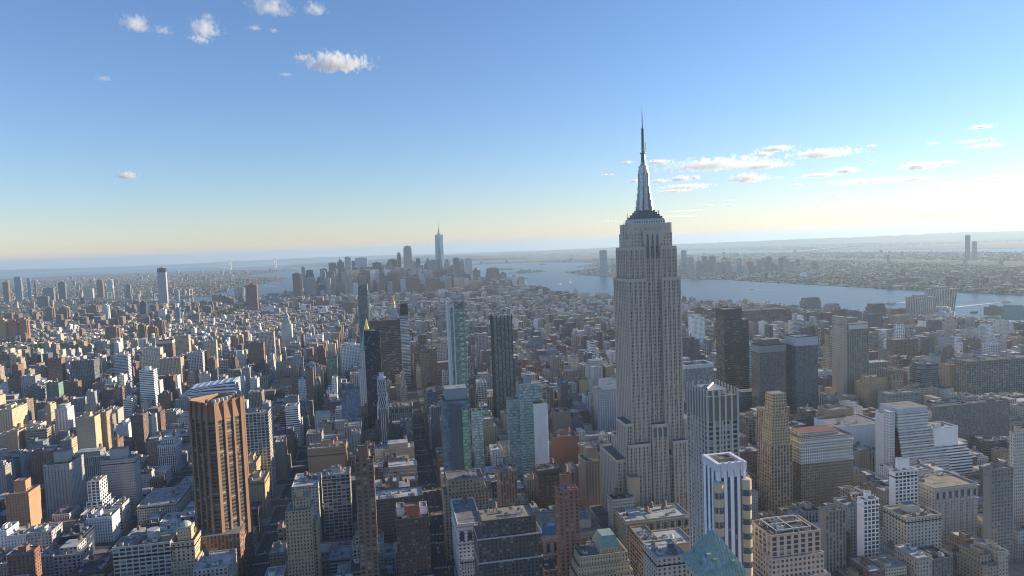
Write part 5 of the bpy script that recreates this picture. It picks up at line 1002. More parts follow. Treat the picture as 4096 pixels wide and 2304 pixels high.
('bk35', 'apartment_building', 'building', 'pair of grey brown towers joined side by side', -738.6, -710.2, 1700.0, 18.2, 104.1, 'P', (0.18, 0.115, 0.08), 'lit bulk'),
('bk36', 'office_building', 'building', 'wide dark office with white vertical piers', -692.8, -644.4, 1700.0, 28.0, 95.5, 'V', (0.14, 0.145, 0.155), 'lit hvac'),
('bk37', 'apartment_building', 'building', 'grey and white banded apartment building left of centre', -622.0, -591.1, 1750.0, 18.8, 95.7, 'R', (0.45, 0.46, 0.47), 'lit bulk'),
('bk38', 'office_building', 'building', 'white office block with tall windows left of the domed clock tower', -348.4, -306.6, 2020.0, 22.8, 99.8, 'G', (0.4, 0.37, 0.32), 'lit'),
('bk39', 'office_building', 'building', 'brown loft with grid windows below the white office block', -342.4, -306.0, 1850.0, 20.0, 92.8, 'P', (0.18, 0.115, 0.08), 'lit bulk'),
('jc0', 'skyscraper', 'tower', 'tall tapering glass tower alone on the far river bank left of the giant skyscraper', 1985.2, 2048.9, 6142.0, 28.0, 231.7, 'C', (0.12, 0.17, 0.22), 'topband'),
('jc1', 'skyscraper', 'tower', 'tallest glass tower of the far bank just right of the giant skyscraper', 2734.8, 2779.4, 6000.0, 28.0, 203.2, 'C', (0.12, 0.16, 0.2), ''),
('jc2', 'skyscraper', 'tower', 'grey tower right of the tallest far bank glass tower', 2753.1, 2799.8, 5900.0, 28.0, 138.8, 'C', (0.14, 0.145, 0.155), ''),
('jc3', 'skyscraper', 'tower', 'grey slab of the far bank row, fourth from the skyscraper', 2845.4, 2882.2, 5800.0, 24.5, 146.1, 'P', (0.14, 0.145, 0.155), ''),
('jc4', 'skyscraper', 'tower', 'broad grey slab beside a gap in the far bank row', 2915.2, 2969.0, 5800.0, 28.0, 142.9, 'P', (0.14, 0.145, 0.155), ''),
('jc5', 'skyscraper', 'tower', 'pale topped slab of the far bank row', 2983.2, 3051.3, 5700.0, 28.0, 102.5, 'P', (0.3, 0.29, 0.275), 'rim'),
('jc6', 'skyscraper', 'tower', 'pale teal block low in the far bank row', 3027.1, 3083.5, 5600.0, 28.0, 45.8, 'C', (0.16, 0.3, 0.32), ''),
('jc7', 'skyscraper', 'tower', 'teal grey block at the water on the far bank', 3063.5, 3134.3, 5518.0, 28.0, 32.0, 'P', (0.16, 0.3, 0.32), ''),
('jc8', 'skyscraper', 'tower', 'dark brown slab behind the far bank row', 3228.7, 3281.0, 5700.0, 28.0, 83.0, 'P', (0.18, 0.115, 0.08), ''),
('jc9', 'skyscraper', 'tower', 'brown slab between grey towers of the far bank row', 2740.5, 2783.1, 5700.0, 28.0, 89.3, 'P', (0.18, 0.115, 0.08), ''),
('jc10', 'skyscraper', 'tower', 'short grey slab in the far bank row', 2930.9, 2973.1, 5700.0, 28.0, 81.3, 'P', (0.14, 0.145, 0.155), ''),
('jc11', 'skyscraper', 'tower', 'small block right of the tapering glass tower on the far bank', 2119.2, 2154.2, 6200.0, 21.1, 100.6, 'P', (0.3, 0.29, 0.275), ''),
('rb0', 'skyscraper', 'tower', 'tall grey tower amid the far bank row right of the skyscraper', 3366.9, 3407.1, 5600.0, 28.0, 123.3, 'V', (0.14, 0.145, 0.155), ''),
('rb1', 'skyscraper', 'tower', 'brown stepped block of the far bank row', 3362.2, 3416.7, 5500.0, 28.0, 44.6, 'P', (0.18, 0.115, 0.08), 'step2'),
('rb2', 'skyscraper', 'tower', 'grey glass tower beside a glaring bright edge on the far bank', 3400.0, 3441.8, 5300.0, 28.0, 84.3, 'C', (0.14, 0.145, 0.155), 'litN'),
('rb3', 'skyscraper', 'tower', 'small white block on the far bank waterfront', 3005.9, 3050.0, 4548.3, 28.0, 32.0, 'P', (0.66, 0.65, 0.62), ''),
('rb4', 'skyscraper', 'tower', 'slim dark tower with flat cap on the far bank', 3679.5, 3722.1, 5400.0, 28.0, 70.9, 'V', (0.14, 0.145, 0.155), 'topband'),
('rb5', 'skyscraper', 'tower', 'grey block below the slim dark capped tower', 3293.4, 3339.8, 4775.5, 28.0, 32.0, 'P', (0.3, 0.29, 0.275), ''),
('rb6', 'skyscraper', 'tower', 'tallest of the twin slim towers far inland at right', 5157.5, 5185.9, 5310.0, 27.7, 248.1, 'V', (0.3, 0.29, 0.275), ''),
('rb7', 'skyscraper', 'tower', 'shorter of the twin slim towers far inland at right', 5318.3, 5345.9, 5400.0, 27.2, 188.0, 'V', (0.3, 0.29, 0.275), ''),
('rb8', 'apartment_building', 'building', 'grey ribbed slab at the far waterfront right of centre', 3594.0, 3637.2, 3979.6, 28.0, 32.0, 'V', (0.14, 0.145, 0.155), ''),
('rb9', 'apartment_building', 'building', 'low pale waterfront apartment row on the far bank', 3126.5, 3176.0, 3544.8, 28.0, 32.0, 'P', (0.3, 0.29, 0.275), ''),
('rb10', 'apartment_building', 'building', 'long brown waterfront apartment row with pointed gables', 2955.2, 3139.0, 3584.7, 28.0, 32.0, 'P', (0.18, 0.115, 0.08), ''),
('rb11', 'glass_tower', 'tower', 'dark glass office with stepped top before the river', 1495.2, 1550.7, 2250.0, 28.0, 84.5, 'C', (0.1, 0.12, 0.12), 'step2'),
('rb12', 'apartment_building', 'building', 'grey apartment block right of the stepped glass office', 1592.0, 1630.2, 2250.0, 28.0, 58.5, 'G', (0.3, 0.29, 0.275), 'step2'),
('rb13', 'apartment_building', 'building', 'brown housing slab with pale side strip near the river', 1400.0, 1433.4, 1950.0, 26.2, 74.1, 'P', (0.18, 0.115, 0.08), 'bulk'),
('rb14', 'apartment_building', 'building', 'dark housing slab beside the brown one near the river', 1418.2, 1451.4, 1900.0, 26.7, 70.9, 'P', (0.14, 0.145, 0.155), 'bulk'),
('rb15', 'office_building', 'building', 'tall brown warehouse block before the river', 1609.7, 1653.9, 2050.0, 28.0, 73.3, 'P', (0.18, 0.115, 0.08), 'step2'),
('rb16', 'office_building', 'building', 'long banded tan warehouse right of the tall brown one', 1717.8, 1780.3, 2100.0, 28.0, 46.4, 'R', (0.36, 0.27, 0.17), ''),
('rb17', 'office_building', 'building', 'tan loft row in front of the banded warehouse', 1486.0, 1550.4, 1800.0, 28.0, 65.9, 'P', (0.36, 0.27, 0.17), ''),
('rb18', 'apartment_building', 'building', 'dark slab with white side strip in front of the warehouses', 1399.8, 1442.9, 1800.0, 28.0, 74.5, 'P', (0.12, 0.1, 0.1), 'bulk'),
('rb19', 'office_building', 'building', 'silver banded office with rows of bright sunshades', 1121.8, 1155.4, 1750.0, 24.9, 75.6, 'R', (0.45, 0.46, 0.47), ''),
('rb20', 'office_building', 'building', 'low dark block right of the silver banded office', 1086.4, 1117.4, 1650.0, 23.3, 71.1, 'P', (0.1, 0.09, 0.09), 'whiteroof'),
('rb21', 'office_building', 'building', 'square dark brick block beside the tall sports netting', 2110.0, 2162.9, 2088.5, 28.0, 32.0, 'P', (0.18, 0.115, 0.08), 'bulk'),
('rb22', 'office_building', 'building', 'small white modern building near the twisted towers', 1287.0, 1301.4, 1550.0, 14.0, 77.8, 'G', (0.66, 0.65, 0.62), 'step2'),
('rb23', 'office_building', 'building', 'tiny white wall block before the left twisted tower', 1575.4, 1590.3, 1800.0, 14.0, 44.6, 'B', (0.66, 0.65, 0.62), 'step2'),
('rb24', 'office_building', 'building', 'tan brick block on the right margin before the river', 1521.5, 1555.4, 1450.0, 28.0, 41.3, 'P', (0.36, 0.27, 0.17), 'hvac'),
('rb25', 'office_building', 'building', 'wide brown loft with stepped roofs at mid right', 1110.7, 1167.5, 1350.0, 28.0, 75.6, 'P', (0.18, 0.115, 0.08), 'hvac tank'),
('rb26', 'office_building', 'building', 'grey glass banded office at mid right with green roof boxes', 911.9, 943.9, 1050.0, 28.0, 85.7, 'R', (0.14, 0.145, 0.155), 'hvac'),
('rb27', 'office_building', 'building', 'windowless grey block with flat roof at mid right', 1067.1, 1087.7, 1200.0, 18.8, 65.2, 'B', (0.3, 0.29, 0.275), 'bulk'),
('rb28', 'office_building', 'building', 'tan block with red roof trim at mid right', 995.3, 1019.9, 1080.0, 23.1, 73.2, 'P', (0.36, 0.27, 0.17), 'redroof'),
('rb29', 'office_building', 'building', 'tan gothic block with parapet crests at mid right', 811.4, 832.1, 1000.0, 17.7, 93.6, 'P', (0.24, 0.19, 0.13), 'arches'),
('rb30', 'office_building', 'building', 'tan stepped tower left of the olive brown tower', 875.9, 894.2, 1250.0, 14.2, 112.3, 'P', (0.36, 0.27, 0.17), 'step2')]
# ------------------------------------------------------------------ the table of individually placed buildings
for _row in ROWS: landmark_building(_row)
# ------------------------------------------------------------------ the blocks in between
def inside(p, poly):
    x, y = p; c = False; n = len(poly)
    for i in range(n):
        (x0, y0), (x1, y1) = poly[i], poly[i-1]
        if (y0 > y) != (y1 > y) and x < (x1-x0)*(y-y0)/(y1-y0)+x0: c = not c
    return c
WALLS = [((.34, .28, .20), 'tan'), ((.41, .36, .28), 'pale buff'), ((.18, .105, .085), 'red brick'), ((.15, .115, .095), 'brown brick'), ((.25, .20, .155), 'light brown'), ((.30, .295, .285), 'grey'), ((.40, .38, .34), 'pale stone'),
         ((.60, .59, .57), 'white'), ((.11, .11, .115), 'dark grey'), ((.24, .175, .14), 'rust coloured'), ((.10, .13, .15), 'blue grey glass')]
def filler():
    rg = random.Random(20); out = []
    def free(x0, x1, y0, y1):
        for a, b, c, d, h in BOXES:
            if x0 < b+1 and x1 > a-1 and y0 < d+1 and y1 > c-1: return False
        return True
    def zone(x, y):
        if y < 800: return (18, 34) if rg.random() < .8 else (34, 48)
        if y < 1000:
            if x < -150: return (14, 30) if rg.random() < .8 else (35, 60)
            if x > 500: return (30, 55)
            return (28, 50)
        if y < 1750:
            if x < -150: return (14, 34) if rg.random() < .7 else (40, 72)
            if x > 480: return (16, 42) if rg.random() < .78 else (45, 75)
            return (28, 62) if rg.random() < .72 else (60, 95)
        if y < 2400: return (15, 30) if rg.random() < .6 else (32, 74)
        if x < -200: return (13, 22) if rg.random() < .93 else (25, 45)
        return (13, 30) if rg.random() < .88 else (32, 50)
    def add(x0, x1, y0, y1):
        cx, cy = (x0+x1)/2, (y0+y1)/2
        u, v, ww = to_px(cx, cy, 25)
        if ww < 10 or u < -160 or u > 1500 or not inside((cx, cy), MANH): return
        if PARK[0]-8 < cx < PARK[1]+8 and PARK[2]-8 < cy < PARK[3]+8: return
        for (a, b, c, d) in PARKS:
            if a < cx < b and c < cy < d: return
        lo, hi = zone(cx, cy); H = 3+rg.uniform(lo, hi); k = rg.choices(range(11), (17, 15, 9, 12, 13, 17, 14, 13, 7, 4, 5))[0]
        if cy > 2400: k = rg.choices(range(11), (12, 11, 14, 14, 12, 14, 10, 14, 4, 5, 1))[0]
        st = rg.choices('PVGRB', (60, 9, 15, 6, 5))[0]
        if k == 10: st = 'C'
        if st == 'B' and (x1-x0)*(y1-y0) > 350: st = 'P'
        if x1-x0 > 34 and cy < 760: H = min(H, 3+rg.uniform(10, 22))
        if cy < 800:
            t = to_px(cx, y0, H)[1]
            if 0 < u < 1024 and t < 470: H = 3+rg.uniform(12, 24)
        out.append(dict(x0=x0, x1=x1, y0=y0, y1=y1, H=H, k=k, st=st, roof=rg.choice(['white', 'white', 'white', 'silver', 'silver', 'silver', 'grey', 'tar', 'tan']), s=rg.randint(0, 9999), f=rg.random(), free=free(x0, x1, y0, y1), j=rg.uniform(.8, 1.15)))
    AV = [-2350, -2090, -1830, -1590, -1350, -1110]+AVE+[1880, 2150]
    for i in range(len(AV)-1):
        for n in range(35, -1, -1):
            ys, ye = street(n)-71, street(n)-9
            if ye < 545: continue
            for (ya, yb) in ((ys+1.5, ys+30), (ys+33, ye-1.5)):
                x = AV[i]+15
                end = AV[i+1]-15
                while x < end-8:
                    w_ = rg.uniform(9, 25) if ya < 1700 else rg.uniform(7, 18)
                    if ya < 2300 and rg.random() < .17: w_ *= 2.3
                    w_ = min(w_, end-x); 
                    if end-(x+w_) < 8: w_ = end-x
                    add(x, x+w_-.3, ya+rg.uniform(0, 1.0), yb-rg.uniform(0, 5)); x += w_
    y = 3420
    while y < 6600:
        x = -2700+rg.uniform(0, 30)
        while x < 1500:
            w_ = rg.uniform(14, 40); d_ = rg.uniform(18, 40)
            if rg.random() < .82:
                n0 = len(out); add(x, x+w_, y+rg.uniform(-6, 6), y+d_)
                if len(out) > n0:
                    o = out[-1]
                    if y > 4450 and -560 < x < 900: o['H'] = 3+rg.choice((rg.uniform(45, 130), rg.uniform(70, 190)))*(1-.42*(abs(x-60) > 430))
                    elif y > 4000 and x > -600: o['H'] = 3+rg.uniform(20, 60)
                    elif x < -900 and rg.random() < .10: o['H'] = 3+rg.uniform(42, 62); o['k'] = 3
            x += w_+rg.choice([0, 0, 2, 16])
        y += rg.uniform(40, 56)
    # brick slab estate near the left edge
    for r in range(5):
        for q in range(9):
            x = -1500+q*62+rg.uniform(-5, 5); yy = 1640+r*75
            if r == 4 and q > 6: continue
            out.append(dict(x0=x, x1=x+40, y0=yy, y1=yy+17, H=42+rg.uniform(-2, 2), k=9 if rg.random() < .4 else 3, st='P', roof='red', s=rg.randint(0, 9999), f=.3, free=free(x, x+40, yy, yy+17), j=1))
            out.append(dict(x0=x+12, x1=x+28, y0=yy-18, y1=yy-.2, H=42, k=3, st='P', roof='red', s=rg.randint(0, 9999), f=.9, free=free(x+12, x+28, yy-18, yy), j=1))
    return [o for o in out if o['free']]
PARKS = [(-1340, -1090, 2530, 2790), (-870, -785, 3650, 4450), (100, 190, 2960, 3200), (1100, 1210, 1700, 1760)]
FILL = filler()
def keep_sightlines():
    """lowers the in-between buildings that would stand in front of the taller ones the photo shows"""
    H_ = []
    for a, b, c, d, h in BOXES:
        if h < 12 or c > 2700: continue
        p = to_px(a, c, h); q = to_px(b, c, h); g = to_px((a+b)/2, c, 3)
        H_.append((min(p[0], q[0]), max(p[0], q[0]), p[1], g[1], c))
    for o in FILL:
        if o['y0'] > 2500: continue
        xs = [to_px(x, y, o['H'])[0] for x in (o['x0'], o['x1']) for y in (o['y0'], o['y1'])]
        if min(xs) > 1100 or max(xs) < -60: continue
        for xa, xb, yt, yg, c in H_:
            if c < o['y0']-1 or min(xb, max(xs))-max(xa, min(xs)) < 1.0: continue
            lim = yt+(min(yg, 590)-yt)*(.68 if o['y0'] < 1000 else .5)
            for _ in range(12):
                if to_px((o['x0']+o['x1'])/2, o['y0'], o['H'])[1] >= lim or o['H'] < 9: break
                o['H'] = 3+(o['H']-3)*.86
        mx = (min(xs)+max(xs))/2; bank = 298+(mx-690)*.072 if mx > 690 else 283+(mx-505)*.115 if mx > 500 else 0
        while o['H'] > 9 and to_px((o['x0']+o['x1'])/2, o['y0'], o['H'])[1] < bank: o['H'] = 3+(o['H']-3)*.86
keep_sightlines()
def shade(c, j): return tuple(min(.75, v*j) for v in c)
MASS_OWN = []
def filler_mass(items, name, label, cat):
    m = MB(1); rg = random.Random(5)
    for o in items:
        c = shade(WALLS[o['k']][0], o['j']); m.off = (o['s'] % 173, o['s'] % 191)
        w_, d_ = o['x1']-o['x0'], o['y1']-o['y0']; n0 = len(m.f)
        if o['s'] % 3 == 0 and o['H'] > 20:
            k = .62+.25*o['f']; m.box(o['x0'], o['x1'], o['y0'], o['y1'], 2.9, 3+(o['H']-3)*k, o['st'], c, RT[o['roof']])
            i = w_*.16; m.box(o['x0']+i, o['x1']-i*(o['s'] % 2), o['y0']+d_*.2, o['y1']-.1, 3+(o['H']-3)*k, o['H'], o['st'], c, RT[o['roof']])
        else: m.box(o['x0'], o['x1'], o['y0'], o['y1'], 2.9, o['H'], o['st'], c, RT[o['roof']])
        if o['f'] < .6 and w_ > 8:
            a = o['x0']+w_*(.15+.5*o['f']); m.box(a, a+min(6, w_*.3), o['y0']+d_*.3, o['y0']+d_*.65, o['H'], o['H']+3.5, 'B', shade(c, .95), RT['grey'])
        if o['f'] > .72: m.cyl(o['x0']+w_*.7, o['y0']+d_*.6, 1.8, o['H']+1.5, o['H']+5.5, (.16, .10, .07), 6)
        MASS_OWN.append(len(m.f)-n0)
    ob = m.build(name); tag(ob, label, cat, kind='stuff'); return ob
def filler_thing(i, o):
    c = shade(WALLS[o['k']][0], o['j']); rg = random.Random(o['s']); x0, x1, y0, y1, H = o['x0'], o['x1'], o['y0'], o['y1'], o['H']; cx, cy = (x0+x1)/2, (y0+y1)/2
    w_, d_ = x1-x0, y1-y0
    nm = 'townhouse' if H < 24 and w_ < 14 else 'loft_building' if o['st'] in 'GV' else 'glass_office' if o['st'] == 'C' else 'apartment_house' if H > 45 else 'brick_building' if o['k'] in (2, 3, 4, 9) else 'city_building'
    T = empty(nm, cx, cy, 3.0); m = MB(o['s']); feat = []; lx, ly, z = w_/2, d_/2, H-3
    if o['s'] % 3 == 0 and H > 20:
        z = (H-3)*(.62+.25*o['f']); i = w_*.16; m.box(-lx+i, lx-i*(o['s'] % 2), -ly+d_*.2, ly-.1, z, H-3, o['st'], c, RT[o['roof']]); feat.append('a stepped top'); parapet(T, -lx+i, lx-i*(o['s'] % 2), -ly+d_*.2, ly-.1, H-3, shade(c, 1.15), .8, .35, 'upper_parapet')
    m.box(-lx, lx, -ly, ly, -.1, z, o['st'], c, RT[o['roof']])
    if o['f'] > .85 and w_ > 16 and not feat: m.box(-lx+w_*.15, lx-w_*.2, -ly+d_*.2, ly-1, z, z+6.8, o['st'], c, RT[o['roof']]); feat.append('a set back top storey')
    m.build('wall', None, T)
    parapet(T, -lx, lx, -ly, ly, z, shade(c, 1.15), rg.uniform(.7, 1.4), .4)
    if o['f'] < .6 and w_ > 8: a = -lx+w_*(.15+.5*o['f']); bulkhead(T, rg, a, a+min(6, w_*.3), -ly+d_*.3, -ly+d_*.65, H-3 if feat else z, rg.uniform(3, 5), shade(c, .95)); feat.append('a roof box')
    if o['f'] > .72: add_tank(T, lx*.45, ly*.3, H-3 if 'a stepped top' in feat else z+(6.8 if o['f'] > .85 and w_ > 16 else 0), 1.9, 3.6, 2.5); feat.append('a water tank')
    if cy < 1500: add_hvac(T, rg, -lx+1, lx-1, -ly+1, (-ly+d_*.2 if 'a stepped top' in feat else ly-1), z, min(7, 2+int(w_*d_/150)))
    if o['k'] in (6, 7, 1) and cy < 1300: parapet(T, -lx-.4, lx+.4, -ly-.5, ly, z-2, shade(c, 1.2), .8, .8, 'cornice')
    T['category'] = 'building'; INFO_F.append((T, cx, y0, H, x0, x1, WALLS[o['k']][1], o['roof'], feat, nm, w_, d_))
INFO_F = []
if KEEP is not None:
    ks = set(KEEP)
    for i in KEEP: filler_thing(i, FILL[i])
    filler_mass([o for i, o in enumerate(FILL) if i not in ks], 'distant_buildings', 'thousands of small city buildings filling the blocks between the taller ones', 'city blocks')
else:
    filler_mass(FILL, 'distant_buildings', 'thousands of small city buildings filling the blocks between the taller ones', 'city blocks')
rgj = random.Random(31)
for i in range(30):
    yy = rgj.uniform(5000, 6300); xx = rgj.uniform(2560, 3750)*(yy/5700)
    if not inside((xx, yy), JERSEY): continue
    H_ = rgj.uniform(45, 120); w_ = rgj.uniform(26, 46); T = empty('waterfront_tower', xx, yy, 2.5); m = MB(i); c = shade(rgj.choice(((.2, .21, .22), (.3, .29, .27), (.18, .12, .09), (.14, .18, .2))), rgj.uniform(.8, 1.2)); m.box(-w_/2, w_/2, -13, 13, 0, H_, rgj.choice('PVRC'), c, RT['grey']); m.build('wall', None, T)
    m = MB(i); m.box(-w_*.3, w_*.25, -8, 8, H_, H_+rgj.uniform(4, 9), 'B', shade(c, .9), RT['grey']); m.build('roof_plant', None, T); tag(T, 'hazy mid height tower in the crowded far bank row', 'tower', 'towers of the far bank row')
SKIP_FAR = {1, 3, 5, 8, 9, 14, 15, 16, 23, 24, 25, 31, 32, 33}
for i in range(34):
    rgj = random.Random(500+i); xx, yy = rgj.uniform(-430, 560), rgj.uniform(4650, 6100)
    if i in SKIP_FAR: continue
    if any(a-14 < xx < b+14 and c-14 < yy < dd+14 for a, b, c, dd, h in BOXES): continue
    H_ = rgj.uniform(135, 225); w_ = rgj.uniform(22, 40); T = empty('downtown_tower', xx, yy, 3.0); m = MB(i); c = shade(rgj.choice(((.16, .17, .18), (.25, .24, .23), (.17, .13, .10), (.10, .13, .16), (.30, .28, .25))), rgj.uniform(.8, 1.15)); st = rgj.choice('PVRC'); k = rgj.uniform(.7, .95)
    m.box(-w_/2, w_/2, -14, 14, 0, H_*k, st, c, RT['grey']); m.box(-w_*.36, w_*.36, -10, 11, H_*k, H_, st, c, RT['grey']); m.build('wall', None, T)
    m = MB(i); m.box(-w_*.2, w_*.2, -6, 6, H_, H_+rgj.uniform(3, 9), 'B', shade(c, .9), RT['grey']); m.build('roof_plant', None, T); tag(T, 'hazy tower packed among others in the far downtown cluster', 'tower', 'towers packed in the downtown cluster')
# ------------------------------------------------------------------ houses, sheds and woods beyond the rivers
def far_mass(name, label, polys, y_rng, n, seed, hi, cat, tall=.02, big=.05):
    rg = random.Random(seed); m = MB(3); k = 0; tries = 0
    while k < n and tries < n*40:
        tries += 1; y = y_rng[0]*(y_rng[1]/y_rng[0])**rg.random(); u = rg.uniform(-.62, 1.35); x = u*y
        if not any(inside((x, y), p) for p in polys) or not clear_far(x, y): continue
        px = to_px(x, y, 10)[0]
        if px < -60 or px > 1150: continue
        sc = max(1.0, y/6500); w_, d_ = rg.uniform(10, 24)*sc, rg.uniform(10, 20)*sc; H = rg.uniform(8, hi)
        r = rg.random()
        if r < tall: H = rg.uniform(25, 62); w_, d_ = 22*sc, 18*sc
        elif r < tall+big: w_ *= 3.5; d_ *= 2.0; H *= 1.2
        z = drop(x, y); m.off = (rg.randint(0, 99), rg.randint(0, 99)); c = shade(rg.choice(WALLS[:7])[0], rg.uniform(.55, .85))
        m.box(x, x+w_, y, y+d_, 1+z, H+z, 'P', c, RT[rg.choice(['silver', 'grey', 'grey', 'tan', 'red', 'tar'])]); k += 1
    tag(m.build(name), label, cat, kind='stuff')
GAPS = []
def clear_far(x, y):
    for a, b, c, d in GAPS:
        if a < x < b and c < y < d: return False
    return True
lsp = lonlat(40.701, -74.058); GAPS.append((lsp[0]-900, lsp[0]+700, lsp[1]-700, lsp[1]+900))
far_mass('far_houses', 'mass of small houses and sheds filling the far bank at left', [BKLYN], (4300, 14500), 9000, 1, 14, 'houses', .012, .05)
far_mass('far_houses', 'mass of houses and sheds filling the far bank at right', [JERSEY], (2500, 12500), 5200, 2, 14, 'houses', .02, .05)
far_mass('far_houses', 'pale specks of houses and tanks on the far inland plain and island', [INLAND, STATEN], (12500, 30000), 1800, 4, 16, 'houses', .01, .3)
def woods(name, label, polys, y_rng, n, seed, size):
    rg = random.Random(seed); m = MB(); k = 0; tr = 0
    while k < n and tr < n*30:
        tr += 1; y = y_rng[0]*(y_rng[1]/y_rng[0])**rg.random(); x = rg.uniform(-.62, 1.35)*y
        if not any(inside((x, y), p) for p in polys): continue
        px = to_px(x, y, 10)[0]
        if px < -60 or px > 1150: continue
        sc = max(1, y/6000)*size
        for q in range(3):
            xx, yy, r = x+rg.gauss(0, 16*sc), y+rg.gauss(0, 12*sc), rg.uniform(4, 8)*sc; hh = rg.uniform(9, 17); z = drop(x, y)
            b = [(xx+r*rg.uniform(.7, 1.2)*math.cos(i*1.257+q), yy+r*rg.uniform(.7, 1.2)*math.sin(i*1.257+q)) for i in range(5)]; t = [(xx+(p[0]-xx)*.5, yy+(p[1]-yy)*.5) for p in b]
            m.taper(b, 2+z, b, z+hh*.55, (0, 0, 0), top=False); m.taper(b, z+hh*.55, t, z+hh, (0, 0, 0))
        k += 1
    tag(m.build(name, (HILL,)), label, 'woods', kind='stuff')
woods('far_woods', 'dark green tree clumps scattered among the far bank houses at left', [BKLYN], (4300, 14000), 2400, 5, 1.3)
woods('far_woods', 'green tree clumps scattered over the far bank at right', [JERSEY], (2700, 12500), 2600, 6, 1.3)
woods('far_woods', 'wooded patches on the far plain and the hilly island', [INLAND, STATEN], (13000, 30000), 1500, 7, 1.6)
def island_woods(name, label, c, a, b, n, seed, hh=14):
    rg = random.Random(seed); m = MB()
    for i in range(n):
        t = rg.uniform(0, 6.28); r = math.sqrt(rg.random())*.85; x, y = c[0]+a*r*math.cos(t), c[1]+b*r*math.sin(t); s = rg.uniform(5, 10); h2 = rg.uniform(.6, 1.1)*hh
        p = [(x+s*rg.uniform(.7, 1.2)*math.cos(k*1.257), y+s*rg.uniform(.7, 1.2)*math.sin(k*1.257)) for k in range(5)]; q = [(x+(v[0]-x)*.5, y+(v[1]-y)*.5) for v in p]; m.taper(p, 2, p, 2+h2*.5, (0, 0, 0), top=False); m.taper(p, 2+h2*.5, q, 2+h2, (0, 0, 0))
    tag(m.build(name, (LEAF,)), label, 'woods', kind='stuff')
island_woods('island_trees', 'dark trees covering the small statue island', lonlat(40.6898, -74.0455), 170, 70, 60, 1)
island_woods('island_trees', 'dark trees covering the flat museum island', lonlat(40.6993, -74.0398), 200, 90, 60, 2)
island_woods('island_trees', 'trees and lawns of the harbour park on the far shore', lsp, 800, 700, 260, 3)
c = lonlat(40.6993, -74.0398); T = special('museum_hall', 'building', 'turreted red brick hall on the flat museum island', c[0]-40, c[1], (0, 0, 0, 0, 0)); m = MB(1); m.box(-60, 60, -20, 20, 0, 18, 'P', (.3, .14, .09), RT['red'])
for x in (-50, 50): m.box(x-6, x+6, -26, -14, 0, 34, 'P', (.3, .14, .09), RT['red'])
m.build('wall', None, T)
# ------------------------------------------------------------------ street trees and the squares
TM = []
def tree_mesh(seed):
    rg = random.Random(seed); t = MB(); t.cyl(0, 0, .35, 0, 5.5, (.1, .08, .06), 7, .2)
    for k in range(5): a = k*1.25+rg.random(); t.bar((0, 0, 4+k*.35), (2.4*math.cos(a), 2.4*math.sin(a), 7.5+rg.random()*2), .13, (.1, .08, .06), 4)
    m = MB(); cl = [Vector((rg.gauss(0, 1.7), rg.gauss(0, 1.7), rg.uniform(5.5, 11.5))) for _ in range(13)]
    for i in range(340):
        c_ = rg.choice(cl); p = c_+Vector((rg.gauss(0, .85), rg.gauss(0, .85), rg.gauss(0, .7))); q = Vector((rg.gauss(0, 1), rg.gauss(0, 1), rg.gauss(0, .7))).normalized(); r = q.orthogonal().normalized(); s = rg.uniform(.35, .7)
        m.face([tuple(p-q*s), tuple(p+r*s*.7), tuple(p+q*s), tuple(p-r*s*.7)])
    a = t.build('trunk', (BARK,)); b = m.build('crown', (LEAF,)); return a, b
for k in range(4): TM.append(tree_mesh(k))
def plant(x, y, s, v, label, group, z=3.15):
    T = empty('broadleaf_tree', x, y, z, v*1.7); T.scale = (s, s, s*.95); tag(T, label, 'tree', group)
    for src in TM[v % 4]: o = src.copy(); COL.objects.link(o); o.parent = T
rgt = random.Random(9)
for i in range(46): plant(rgt.uniform(PARK[0]+4, PARK[1]-4), rgt.uniform(PARK[2]+4, PARK[3]-4), rgt.uniform(1.3, 1.9), i, 'green tree in the leafy square beside the avenue', 'trees in the leafy square')
for (a, b, c_, d), lab, n_ in zip(PARKS, ('green tree in the wide leafy park at the left edge', 'green tree in the long narrow park before the far bridges', 'green tree in the square below the downtown towers', 'green tree in the small garden right of the giant skyscraper'), (110, 70, 50, 16)):
    for i in range(n_): plant(rgt.uniform(a, b), rgt.uniform(c_, d), rgt.uniform(1.7, 2.6), i, lab, 'trees of one park')
for a, b in TM:
    for o in (a, b): bpy.data.objects.remove(o)
pl = MB()
for a, b, c_, d in PARKS: pl.box(a-6, b+6, c_-6, d+6, 2.6, 3.1, 'B')
o = pl.build('park_ground', (LAWN, LAWN)); o['kind'] = 'structure'
# the autumn coloured tree between the slabs
T = empty('rust_red_tree', -292, 975, 3.1); tag(T, 'rust red tree behind the low building with the wide flat roof', 'tree'); rr = random.Random(4); m = MB()
for i in range(700):
    p = Vector((rr.gauss(0, 7), rr.gauss(0, 5), rr.uniform(6, 16)+rr.gauss(0, 1))); q = Vector((rr.gauss(0, 1), rr.gauss(0, 1), rr.gauss(0, .7))).normalized(); r = q.orthogonal().normalized(); s = rr.uniform(.6, 1.2); m.face([tuple(p-q*s), tuple(p+r*s*.7), tuple(p+q*s), tuple(p-r*s*.7)])
m.build('crown', (RUST,), T); m = MB(); m.cyl(0, 0, .6, 0, 9, (.1, .08, .06), 7, .3); m.build('trunk', (BARK,), T)
